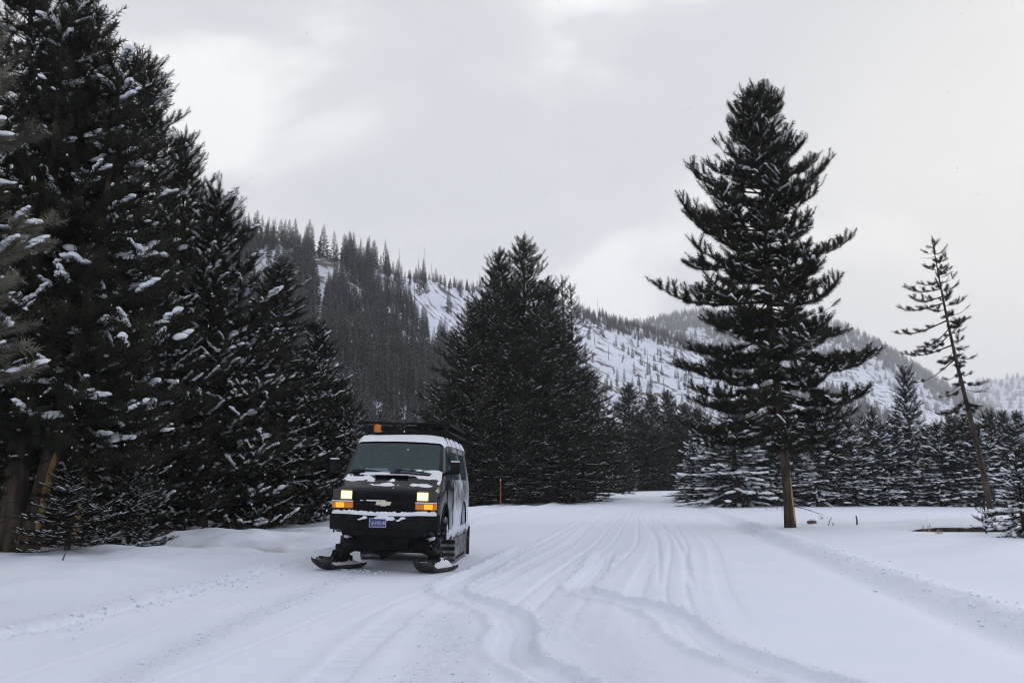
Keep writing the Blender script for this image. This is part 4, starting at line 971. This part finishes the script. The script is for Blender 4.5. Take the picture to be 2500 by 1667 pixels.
for sx in (-1, 1):
    hs = MB().box((sx*0.765, 0.135, 1.385), (0.36, 0.07, 0.20)).build('headlight', M['lamp_house'], van, 0.02)
    MB().box((sx*0.69, 0.088, 1.385), (0.205, 0.03, 0.15)).build('lens', M['headlamp'], hs, 0.03, seg=3)
    MB().tube([(sx*0.69, 0.088, 1.385), (sx*0.69, 0.066, 1.385)], [0.052, 0.042], 12).build('bulb', M['bulb'], hs)
    MB().box((sx*0.865, 0.099, 1.385), (0.10, 0.012, 0.155)).build('side_reflector', M['lamp_house'], hs, 0.01)
    tsg = MB().box((sx*0.755, 0.125, 1.205), (0.385, 0.09, 0.115)).build('turn_signal', M['amber'], van, 0.018)
    MB().box((sx*0.80, 0.078, 1.205), (0.15, 0.012, 0.092)).build('lit_segment', M['amber_lit'], tsg, 0.006)
    MB().box((sx*0.755, 0.10, 1.275), (0.385, 0.08, 0.018)).build('snow', M['van_snow'], hs, 0.006)
    # mirrors
    mi_o = MB().box((sx*1.155, 1.02, 1.915), (0.185, 0.11, 0.235)).build('mirror', M['plastic'], van, 0.04, seg=3)
    MB().tube([(sx*0.95, 1.10, 1.80), (sx*1.10, 1.06, 1.85)], 0.032, 8).build('mirror_arm', M['plastic'], mi_o)
    MB().box((sx*1.155, 1.02, 2.038), (0.165, 0.09, 0.022)).build('snow', M['van_snow'], mi_o, 0.01)
    MB().box((sx*1.0, 2.0, 1.52), (0.035, 0.18, 0.035)).build('door_handle', M['plastic'], van, 0.008)
    MB().tube([(sx*1.004, 2.19, 0.80), (sx*1.008, 2.19, 1.55), (sx*0.89, 2.19, 2.28)], 0.006, 4).build('door_seam', M['plastic'], van)
    MB().tube([(sx*1.004, 1.48, 0.86), (sx*1.008, 1.22, 1.30), (sx*1.004, 1.16, 1.62)], 0.006, 4).build('door_seam', M['plastic'], van)
    arch = [(1.02+0.485*math.cos(q), 0.78+0.485*math.sin(q)) for q in np.linspace(R(-10), R(190), 20)]
    MB().tube([(sx*0.995, y_, z_) for y_, z_ in arch], 0.024, 6).build('wheel_arch_lip', M['plastic'], van)
    arch = [(4.30+0.455*math.cos(q), 0.78+0.455*math.sin(q)) for q in np.linspace(R(-10), R(190), 20)]
    MB().tube([(sx*0.995, y_, z_) for y_, z_ in arch], 0.020, 6).build('wheel_arch_lip', M['plastic'], van)
    MB().box((sx*0.93, 1.50, 0.74), (0.11, 0.02, 0.36)).build('splash_guard', M['rubber'], van, 0.008)
    if sx > 0: MB().box((0.985, 1.498, 0.76), (0.03, 0.05, 0.40)).build('snow', M['van_snow'], van, 0.012)
# wipers and hood details
MB().tube([(-0.10, 0.96, 1.80), (-0.45, 0.94, 1.835), (-0.80, 0.945, 1.84)], 0.012, 6).build('wiper', M['plastic'], van)
MB().tube([(0.72, 0.92, 1.795), (0.35, 0.93, 1.845), (0.02, 0.955, 1.865)], 0.012, 6).build('wiper', M['plastic'], van)
MB().tube([(0.70, 0.86, 1.77), (0.30, 0.84, 1.795), (-0.05, 0.84, 1.80)], 0.016, 6).build('wiper_arm', M['plastic'], van)
MB().box((0, 0.78, 1.725), (0.62, 0.16, 0.02), (R(-17), 0, 0)).build('cowl_vent', M['plastic'], van, 0.006)
# snow lying on hood, cowl and roof
def cap(name, parent, x0, x1, y0, y1, nx_, ny_, hfun, seed):
    xs_ = np.linspace(x0, x1, nx_); ys_ = np.linspace(y0, y1, ny_); X, Y = np.meshgrid(xs_, ys_); Hh = hfun(X, Y)
    Z = np.vectorize(top_z)(X, Y); V = np.stack([X, Y, Z+np.maximum(Hh, -0.006)], -1).reshape(-1, 3); f_ = []
    for j in range(ny_-1):
        for i in range(nx_-1):
            if Hh[j:j+2, i:i+2].max() > 0: k = j*nx_+i; f_.append((k, k+1, k+nx_+1, k+nx_))
    return link(name, mesh_np(name, V, f_, [M['van_snow']], smooth=True), parent)
def hood_h(X, Y):
    s_ = np.full_like(X, -1.0)
    for cx_, cy_, ax, ay in ((-.05, .40, .34, .075), (.62, .42, .24, .08), (-.62, .70, .30, .15), (-.05, .92, .8, .055), (.62, .86, .30, .12), (.05, .60, .10, .06), (-.82, .80, .10, .18), (-.35, .62, .12, .10), (.90, .70, .05, .25)):
        s_ = np.maximum(s_, 1-((X-cx_)/ax)**2-((Y-cy_)/ay)**2)
    return (np.clip(s_ + 2.6*(fbm(X*7, Y*10, 5, 4)-0.5), -0.4, 0.6)-0.24)*0.055
cap('hood_snow', van, -.93, .93, .22, .90, 90, 46, hood_h, 1)
cap('cowl_snow', van, -.55, .92, .86, 1.02, 70, 12, lambda X, Y: 0.055*(np.clip(fbm(X*4, Y*5, 8, 3)*2-0.75, 0, 1))*sstep(-.55, -.1, X)*(1-np.abs((Y-.94)/.08)**2), 2)
cap('roof_snow', van, -.868, .868, 1.58, 5.5, 60, 90, lambda X, Y: (0.115+0.05*(fbm(X*2.2, Y*1.6, 31, 3)-0.5))*np.clip((0.872-np.abs(X))/0.10, 0.0, 1)**0.55*np.clip((Y-1.57)/0.22, 0.08, 1)**0.6*np.clip((5.52-Y)/.1, 0, 1), 3)
# roof rack
rk = empty('roof_rack', (0, 0, 0)); rk.parent = van
for sx in (-1, 1):
    MB().tube([(sx*0.90, 1.95, 2.79), (sx*0.90, 5.0, 2.77)], 0.022).build('rack_rail', M['plastic'], rk)
    MB().tube([(sx*0.90, 1.95, 2.64), (sx*0.90, 5.0, 2.62)], 0.022).build('rack_rail', M['plastic'], rk)
    for y_ in (2.15, 2.75, 3.6, 4.5): MB().tube([(sx*0.72, y_, 2.63), (sx*0.80, y_, 2.52), (sx*0.855, y_, 2.385)], 0.020, 6).build('rack_post', M['plastic'], rk)
for y_ in (2.4, 3.0, 3.6, 4.2, 5.0): MB().tube([(-0.9, y_, 2.64), (0.9, y_, 2.64)], 0.016, 6).build('rack_bar', M['plastic'], rk)
MB().tube([(-0.92, 1.93, 2.635), (0.92, 1.93, 2.635)], 0.022).build('rack_bar', M['plastic'], rk)
MB().tube([(-0.92, 1.93, 2.79), (-0.30, 1.93, 2.79), (-0.20, 1.93, 2.765), (-.17, 1.93, 2.70)], 0.026).build('rack_bar', M['plastic'], rk)
MB().tube([(0.92, 1.93, 2.79), (0.06, 1.93, 2.79), (-0.03, 1.93, 2.765), (-0.06, 1.93, 2.70)], 0.026).build('rack_bar', M['plastic'], rk)
MB().tube([(-.30, 2.0, 2.79), (.3, 2.0, 2.79)], 0.018).build('rack_bar', M['plastic'], rk)
MB().box((0, 2.02, 2.695), (1.72, 0.02, 0.085), (R(-24), 0, 0)).build('wind_deflector', M['frostmetal'], rk, 0.006)
MB().box((0.50, 1.99, 2.75), (0.50, 0.09, 0.07)).build('light_bar', M['plastic'], rk, 0.012)
a_ = np.linspace(0, 1, 7); MB().tube([(-0.53, 1.88, 2.605), (-0.53, 1.88, 2.615), (-0.53, 1.88, 2.645), (-0.53, 1.88, 2.705), (-0.53, 1.88, 2.745), (-0.53, 1.88, 2.760)], [0.07, 0.076, 0.074, 0.07, 0.058, 0.025], 16).build('beacon', M['beacon'], van)
MB().tube([(-0.53, 1.88, 2.630), (-0.53, 1.88, 2.660)], 0.073, 16).build('beacon_band', M['plastic'], van)
MB().tube([(0.24, 2.3, 2.43), (0.24, 2.3, 2.95)], [0.006, 0.003], 5).build('antenna', M['plastic'], van)
MB().box((0.24, 2.3, 2.545), (0.06, 0.06, 0.03)).build('antenna_base', M['plastic'], van, 0.01)
MB().box((0.50, 1.85, 2.53), (0.12, 0.05, 0.03)).build('marker_light', M['beacon'], van, 0.008)
# under-body, axle and suspension
ub = MB().box((0, 2.9, 0.62), (1.1, 4.9, 0.16)).box((-0.45, 2.9, 0.50), (0.12, 4.6, 0.14)).box((0.45, 2.9, 0.50), (0.12, 4.6, 0.14)).box((-0.1, 3.4, 0.42), (0.5, 1.4, 0.22)).box((-0.05, 0.75, 0.55), (0.9, 0.5, 0.3))
ub.build('chassis', M['plastic'], van, 0.02)
ax_ = MB().tube([(-0.82, 1.0, 0.40), (-0.3, 1.0, 0.47), (0.3, 1.0, 0.47), (0.82, 1.0, 0.40)], 0.055, 8).box((0, 0.98, 0.46), (0.34, 0.26, 0.22)).tube([(-0.80, 0.80, 0.36), (0.80, 0.80, 0.36)], 0.022, 6)
ax_.build('front_axle', M['frostmetal'], van)
MB().box((0, 0.80, 0.50), (1.50, 0.34, 0.20)).tube([(-.35, .72, .52), (-.62, .70, .42), (-.86, .80, .30)], 0.06, 8).tube([(.35, .72, .52), (.62, .70, .42), (.86, .80, .30)], 0.06, 8).box((-.62, .86, .66), (.34, .24, .22)).box((.62, .86, .66), (.34, .24, .22)).box((0, 0.62, 0.58), (1.10, 0.10, 0.16), (R(20), 0, 0)).box((-0.30, 0.66, 0.44), (0.16, 0.3, 0.14)).box((0.32, 0.66, 0.44), (0.16, 0.3, 0.14)).tube([(-0.62, 0.78, 0.56), (0.62, 0.78, 0.50)], 0.03, 8).tube([(-.2, .7, .36), (-.1, 2.2, .40)], 0.07, 10).build('crossmember', M['plastic'], van, 0.012)
for sx in (-1, 1):
    q_ = np.linspace(0, 5*2*math.pi, 60); MB().tube(np.stack([sx*0.66+0.075*np.cos(q_), 0.97+0.075*np.sin(q_), 0.52+0.30*q_/q_[-1]], 1), 0.013, 5).build('coil_spring', M['plastic'], van)
for sx in (-1, 1):
    MB().tube([(sx*0.50, 0.98, 0.86), (sx*0.80, 0.95, 0.50)], 0.05, 8).tube([(sx*0.35, 0.7, 0.62), (sx*0.84, 0.95, 0.52)], 0.03, 6).tube([(sx*0.35, 1.25, 0.62), (sx*0.84, 0.95, 0.52)], 0.03, 6).tube([(sx*0.35, 0.72, 0.40), (sx*0.84, 0.95, 0.36)], 0.035, 6).box((sx*0.86, 0.94, 0.47), (0.15, 0.2, 0.3)).build('suspension', M['frostmetal'], van, 0.01)
    MB().box((sx*0.72, 0.80, 0.585), (0.26, 0.16, 0.06), (0, sx*R(-18), 0)).build('snow', M['van_snow'], van, 0.02)
def make_ski(x_, yaw, tip):
    sk = empty('ski', (x_, 0.98, 0.0), (0, 0, yaw)); sk.parent = van
    pr = []
    for y_ in np.linspace(-0.62, 0.50, 22):
        lift = 0.15*max(0, (-0.36-y_)/0.26)**1.3 if y_ < -0.36 else 0.03*max(0, (y_-0.4)/0.1)
        w_ = 0.195 if y_ > -0.5 else 0.195-0.03*max(0, (-0.5-y_)/0.12)**2
        z_ = 0.015+lift; th = 0.045
        pr.append([(-w_, y_, z_+0.02), (-w_*0.8, y_, z_), (0, y_, z_-0.02), (w_*0.8, y_, z_), (w_, y_, z_+0.02), (w_, y_, z_+th+.03), (w_*0.7, y_, z_+th), (-w_*0.7, y_, z_+th), (-w_, y_, z_+th+.03)])
    MB().loft(pr).build('ski_blade', M['rubber'], sk, 0)
    MB().box((0, 0, 0.15), (0.17, 0.46, 0.18)).box((0, -0.02, 0.32), (0.13, 0.18, 0.28)).box((0, -0.12, 0.27), (0.24, 0.05, 0.16), (R(-20), 0, 0)).build('ski_saddle', M['frostmetal'], sk, 0.012)
    MB().tube([(0.0, -0.30, 0.10), (0.02, -0.06, 0.46)], 0.028, 8).tube([(0.0, 0.30, 0.10), (0.02, 0.04, 0.46)], 0.028, 8).build('ski_strut', M['frostmetal'], sk)
    MB().box((0.0, -0.42, 0.20), (0.36, 0.02, 0.10), (R(-25), 0, 0)).build('ski_guard', M['rubber'], sk, 0.006)
    MB().tube([(-0.06, -0.50, 0.11), (-0.06, -0.60, 0.23), (0.06, -0.60, 0.23), (0.06, -0.50, 0.11)], 0.013, 6).build('ski_loop', M['plastic'], sk)
    sn = []; gg = random.Random(int(x_*100)+7)
    for y_ in np.linspace(-0.60, 0.46, 20):
        k = max(0.0, math.sin(math.pi*(y_+0.60)/1.06))**0.5; hh = (0.03+0.13*k*tip*(0.5+0.5*sstep(-.5, .1, y_)))*(0.8+0.4*gg.random()); z_ = 0.05 + (0.15*max(0, (-0.36-y_)/0.26)**1.3 if y_ < -0.36 else 0)
        w_ = 0.15*(0.75+0.25*k)*(0.9+.2*gg.random()); sn.append([(-w_, y_, z_), (-w_*.8, y_, z_+hh*.6), (-w_*.25, y_, z_+hh), (w_*.4, y_, z_+hh*.95), (w_*.9, y_, z_+hh*.5), (w_, y_, z_)])
    MB().loft(sn).build('snow', M['van_snow'], sk)
make_ski(-0.93, R(-30), 0.8); make_ski(0.88, R(-20), 1.5)
# rear tracks
def track_loop(n_):
    hl, ht, r1 = 1.22, 0.60, 0.20; pts = []
    def corner(cx_, cz_, a0, a1, r): return [(cx_+r*math.cos(q), cz_+r*math.sin(q)) for q in np.linspace(a0, a1, 8)]
    pts += corner(-hl+.30, 0.24, R(180), R(270), 0.24); pts += corner(hl-.30, 0.24, R(270), R(360), 0.24)
    pts += corner(hl-.20, ht-.17, 0, R(90), 0.17); pts += [(0.0, ht+.03)]; pts += corner(-hl+.20, ht-.17, R(90), R(180), 0.17)
    pts = np.array(pts+[pts[0]]); d = np.r_[0, np.cumsum(np.hypot(*np.diff(pts, axis=0).T))]; s_ = np.linspace(0, d[-1], n_, endpoint=False)
    return np.stack([np.interp(s_, d, pts[:, 0]), np.interp(s_, d, pts[:, 1])], 1)
lug = MB().box((0, 0, 0), (0.40, 0.05, 0.075)).mesh('lug', M['lug'])
for sx in (-1, 1):
    tk = empty('track', (sx*0.78, 4.10, 0.0)); tk.parent = van
    lp = track_loop(72); secs = []
    c_ = lp.mean(0)
    tg = np.roll(lp, -1, 0)-np.roll(lp, 1, 0); tg /= np.hypot(*tg.T)[:, None]; nr = np.stack([tg[:, 1], -tg[:, 0]], 1)
    if ((lp-c_)*nr).sum() < 0: nr = -nr
    for p, q in zip(lp, nr):
        i_ = p-q*0.035; secs.append([(-.20, p[0], p[1]), (.20, p[0], p[1]), (.20, i_[0], i_[1]), (-.20, i_[0], i_[1])])
    mb = MB(); mb.loft(secs+[secs[0]], cap=False); mb.build('belt', M['rubber'], tk)
    lp2 = track_loop(44); t2 = np.roll(lp2, -1, 0)-np.roll(lp2, 1, 0)
    for k in range(44):
        a2 = math.atan2(t2[k][1], t2[k][0]); o = link('lug', lug, tk); o.location = (0, lp2[k][0], lp2[k][1]); o.rotation_euler = (a2, 0, 0)
    inn = track_loop(40); inn = c_+(inn-c_)*np.array([0.93, 0.86])
    MB().prism([tuple(p) for p in inn], 0, -0.16, 0.16).build('track_frame', M['frostmetal'], tk)
    for k in range(9):
        MB().box((sx*0.165, -0.92+k*0.23, 0.31), (0.05, 0.075, 0.40)).build('cover_rib', M['cover'], tk, 0.02)
    edge = c_+(track_loop(48)-c_)*np.array([0.95, 0.90]); MB().tube([(sx*0.185, p[0], p[1]) for p in np.vstack([edge, edge[:1]])], 0.022, 6).build('cover_rim', M['cover'], tk)
    tsn = []
    gg = random.Random(4)
    for y_ in np.linspace(-1.0, 1.0, 30):
        z_ = 0.615 + 0.018*(1-abs(y_)); h_ = 0.02+0.04*gg.random(); tsn.append([(-.19, y_, z_), (-.15, y_, z_+h_), (0, y_, z_+h_*1.2), (.15, y_, z_+h_*.7), (.185, y_, z_)])
    MB().loft(tsn).build('snow', M['van_snow'], tk)
    MB().box((sx*0.74, 5.42, 0.34), (0.60, 0.018, 0.64)).build('mud_flap', M['rubber'], van, 0.006)
MB().tube([(-.9, 4.1, 0.42), (.9, 4.1, 0.42)], 0.06, 8).build('rear_axle', M['frostmetal'], van)
MB().box((0, 5.62, 0.92), (1.9, 0.12, 0.2)).build('rear_bumper', M['plastic'], van, 0.03)
# sill ice under the driver side
ic = MB(); gi_ = random.Random(8)
for k in range(26):
    y_ = 1.6+k*0.15; r0_ = gi_.uniform(.03, .07); ic.tube([(0.97, y_, 0.72), (0.965, y_+gi_.uniform(-.03, .03), 0.66), (0.96, y_, 0.66-gi_.uniform(.04, .16))], [r0_, r0_*.9, 0.012], 6)
o = ic.build('sill_ice', M['van_snow'], van); o['kind'] = 'stuff'
# ------------------------------------------------------------------ small things in the snow
def stick(name, pts, r, m, label, cat, group=None):
    me = MB().tube(pts, r, 7).mesh(name, M[m]); o = link(name, me); tag(o, label, cat, group); return o
def on(px, py):
    p = gnd(px, py, 0.08)
    for _ in range(6): p = gnd(px, py, grid_z(p[0], p[1]))
    return p
def stake(px, pyb, pyt, label, Y=None, r=0.022):
    p = on(px, pyb) if Y is None else at(px, pyb, Y); top = at(px, pyt, p[1])
    b_ = empty('marker_stake', (p[0], p[1], p[2]-0.05)); h_ = top[2]-p[2]
    link('stake_rod', MB().tube([(0, 0, 0), (0.01, 0, h_*0.5), (0, 0, h_)], r, 8).mesh('stake_rod', M['stake']), b_)
    link('stake_tip', MB().tube([(0, 0, h_+.001), (0, 0, h_+0.07)], r*1.5, 8).mesh('stake_tip', M['tree_snow']), b_)
    tag(b_, label, 'stake')
stake(1708, 1216, 1190, 'thin orange marker stake at the road edge where the road crests', r=0.03)
p_ = at(1222, 1222, 66); stake(1222, 1225, 1170, 'tall rusty marker stake in front of the dense pine stand', Y=66, r=0.026)
def post(px, py, h_, r, lean, label, m='dead'):
    p = on(px, py); return stick('wood_stub', [(p[0], p[1], p[2]-.1), (p[0]+lean*.4, p[1], p[2]+h_*.5), (p[0]+lean, p[1]+.02, p[2]+h_)], [r, r*.9, r*.7], m, label, 'stick')
p = on(1984, 1278)
MB_ = MB().tube([(0, 0, -.1), (0, 0, .08), (0.01, 0, .13)], [0.17, 0.15, 0.145], 12).tube([(-.1, -.05, .0), (-.2, -.1, .06), (-.24, -.12, .09)], [.06, .05, .03], 6)
st_ = empty('stump', (p[0], p[1], p[2])); link('wood', MB_.mesh('wood', M['dead']), st_)
link('snow', MB().tube([(0, 0, .125), (0, 0, .165), (0, 0, .185)], [0.15, 0.13, 0.03], 12).mesh('snow', M['tree_snow']), st_); tag(st_, 'low broken stump showing dark wood near the foot of the lone pine', 'stump')
post(2021, 1282, 0.30, 0.016, 0.17, 'thin slanting twig stuck in the snow between stump and upright stub')
post(2034, 1282, 0.10, 0.020, 0.0, 'very short stub poking up beside the slanting twig')
post(2093, 1281, 0.34, 0.035, -0.02, 'stout upright stub standing alone in the meadow snow')
for k, (px, h_, ln) in enumerate(((1873, .12, -.08), (1884, .10, -.05), (1896, .28, .12), (1906, .13, .18))):
    p = on(px, 1246); stick('dead_twig', [(p[0], p[1], p[2]-.05), (p[0]+ln*.5, p[1], p[2]+h_*.55), (p[0]+ln, p[1], p[2]+h_)], [.014, .012, .006], 'dead', 'bare twig poking through the snow on the road side of the lone pine', 'twig', 'bare twigs by the lone pine')
p = on(152, 1364); stick('dead_twig', [(p[0], p[1], p[2]-.05), (p[0]+.05, p[1], p[2]+.10), (p[0]+.10, p[1], p[2]+.17)], [.018, .014, .008], 'dead', 'short dark twig in the snow hollow beside the leaning twin trunk', 'twig')
# fallen log roofed with snow at the creek
lx0, lx1, ly = 13.3, 18.2, 35.55
lg = empty('fallen_log', (lx0, ly, 0)); zb_ = gz(14.8, 35.0)
lp_ = [(0, 0, -0.22), (1.2, .05, -0.02), (2.6, .0, 0.04), (3.4, .05, 0.02), (3.9, .06, -0.03), (lx1-lx0, .1, -0.04)]
link('log', MB().tube(lp_, [.07, .11, .14, .15, .13, .12], 12).mesh('log', M['bark']), lg)
sn_ = []
for k, x_ in enumerate(np.linspace(-0.3, lx1-lx0+.3, 26)):
    zz = np.interp(x_, [q[0] for q in lp_], [q[2] for q in lp_]); tp_ = max(0.03, math.sin(math.pi*k/25))**0.6; h_ = (0.16+0.16*float(fbm(np.array([x_*1.1]), np.array([.3]), 5, 2)[0]))*tp_; w_ = 0.34*tp_
    dp_ = 0.10*float(fbm(np.array([x_*2.3]), np.array([.8]), 6, 2)[0]); sn_.append([(x_, -w_*.75, zz+.10-dp_), (x_, -w_*.85, zz+.15-dp_), (x_, -w_*.5, zz+.10+h_*.8), (x_, 0, zz+.12+h_), (x_, w_*.9, zz+.08+h_*.9), (x_, w_*1.6, zz+.05)])
link('snow', MB().loft(sn_).mesh('snow', M['tree_snow'], 80), lg); tag(lg, 'fallen dark log roofed with thick snow along the creek edge', 'log')
def tuft_grass(px, py, n_, h0, label):
    p = on(px, py); root = empty('grass_tuft', tuple(p)); g = random.Random(px); mb = MB()
    for k in range(n_):
        a_ = g.uniform(0, 6.28); d_ = g.uniform(.02, .16); h_ = h0*g.uniform(.5, 1); bx_, by_ = g.uniform(-.12, .12), g.uniform(-.05, .05)
        mb.tube([(bx_, by_, -.04), (bx_+math.cos(a_)*d_*.4, by_+math.sin(a_)*d_*.4, h_*.6), (bx_+math.cos(a_)*d_, by_+math.sin(a_)*d_, h_)], [.006, .005, .003], 4)
    o = link('stalks', mb.mesh('stalks', M['grass']), root); o['kind'] = 'stuff'; tag(root, label, 'grass')
tuft_grass(2262, 1294, 12, .22, 'upright dry grass stalks near the end of the snow-roofed log'); tuft_grass(2290, 1303, 16, .15, 'bent clump of dry grass beside the snow-roofed log')
tuft_grass(2010, 1268, 9, .25, 'wispy dry stalks between the lone pine and the stump')
# loose snow clods along the ploughed edges and trails
gc = np.random.default_rng(31); ac = Acc(); st_l = [snow_tpl(gc) for _ in range(3)]
def clods(P, n_, spread, smin, smax):
    P = np.asarray(P); L_ = np.r_[0, np.cumsum(np.hypot(*np.diff(P, axis=0).T))]
    for k in range(n_):
        q = gc.uniform(0, L_[-1]); x_ = np.interp(q, L_, P[:, 0])+gc.normal(0, spread); y_ = np.interp(q, L_, P[:, 1])+gc.normal(0, spread)
        v_, f_ = st_l[k % 3]; sz_ = smin+(smax-smin)*gc.random()**3; ac.add(v_*sz_*np.array([gc.uniform(.8, 1.3), gc.uniform(.8, 1.3), gc.uniform(.6, 1.0)])+np.array([x_, y_, grid_z(x_, y_)+sz_*.22]), f_)
yy = np.linspace(8, 40, 30)
clods(np.stack([xroad(yy)+5.6, yy], 1), 700, 0.25, 0.012, 0.06); clods(np.stack([xroad(yy)-5.2, yy], 1), 500, 0.22, 0.012, 0.055)
for S in (S1, S2):
    for k_ in (-.36, .36): clods(shift(S, k_), 220, 0.05, 0.01, 0.03)
clods(path_px([(230, 1690), (470, 1570), (700, 1470), (860, 1405)]), 420, 0.12, 0.01, 0.04); clods(path_px([(-80, 1600), (200, 1530), (480, 1455), (720, 1392)]), 260, 0.1, 0.012, 0.05)
clods(path_px([(1000, 1700), (1080, 1600), (1110, 1500)]), 140, 0.2, 0.01, 0.035); clods(path_px([(780, 1392), (1000, 1400)]), 120, 0.12, 0.012, 0.05)
tag(link('snow_clods', ac.mesh('snow_clods', [M['ground']], smooth=True)), 'loose crumbs of snow thrown along the tracks and lane edges', 'snow', kind='stuff')
# snowflakes drifting down
gf = np.random.default_rng(9); nf = 4200
Yf = 5+gf.random(nf)**0.7*55; px_ = gf.uniform(-100, 2600, nf); py_ = gf.uniform(-100, 1300, nf); ok_ = []
tet = np.array([(1, 1, 1), (-1, -1, 1), (-1, 1, -1), (1, -1, -1)])*0.55; tf_ = np.array([(0, 1, 2), (0, 3, 1), (0, 2, 3), (1, 3, 2)])
ac = Acc()
for k in range(nf):
    p = at(px_[k], py_[k], Yf[k])
    if p[2] < 0.2: continue
    rr2 = gf.uniform(0.004, 0.011); q = tet*rr2*np.array([0.8, 0.8, 1.5]); ac.add(q+p, tf_)
tag(link('falling_snow', ac.mesh('falling_snow', [M['tree_snow']], smooth=False)), 'fine snowflakes drifting through the air', 'snow', kind='stuff')

# ------------------------------------------------------------------ haze
hm = bpy.data.materials.new('haze_air'); hm.use_nodes = True
for n_ in list(hm.node_tree.nodes): hm.node_tree.nodes.remove(n_)
ho = hm.node_tree.nodes.new('ShaderNodeOutputMaterial'); hv = hm.node_tree.nodes.new('ShaderNodeVolumePrincipled')
hv.inputs['Color'].default_value = (0.93, 0.95, 1.0, 1); hv.inputs['Density'].default_value = 0.0002; hv.inputs['Anisotropy'].default_value = 0.2
hm.node_tree.links.new(hv.outputs[0], ho.inputs['Volume'])
x0, x1, y0, y1, z0, z1 = -5600, 5600, -1100, 7000, -4.5, 760
hb = mesh_np('haze', [(x, y, z) for z in (z0, z1) for y in (y0, y1) for x in (x0, x1)], [(0, 2, 3, 1), (4, 5, 7, 6), (0, 1, 5, 4), (2, 6, 7, 3), (0, 4, 6, 2), (1, 3, 7, 5)], [hm])
tag(link('haze', hb), 'pale snowy air over the whole valley', 'haze', kind='stuff')
print('TOTAL TRIS', sum(len(m.polygons) for m in bpy.data.meshes))
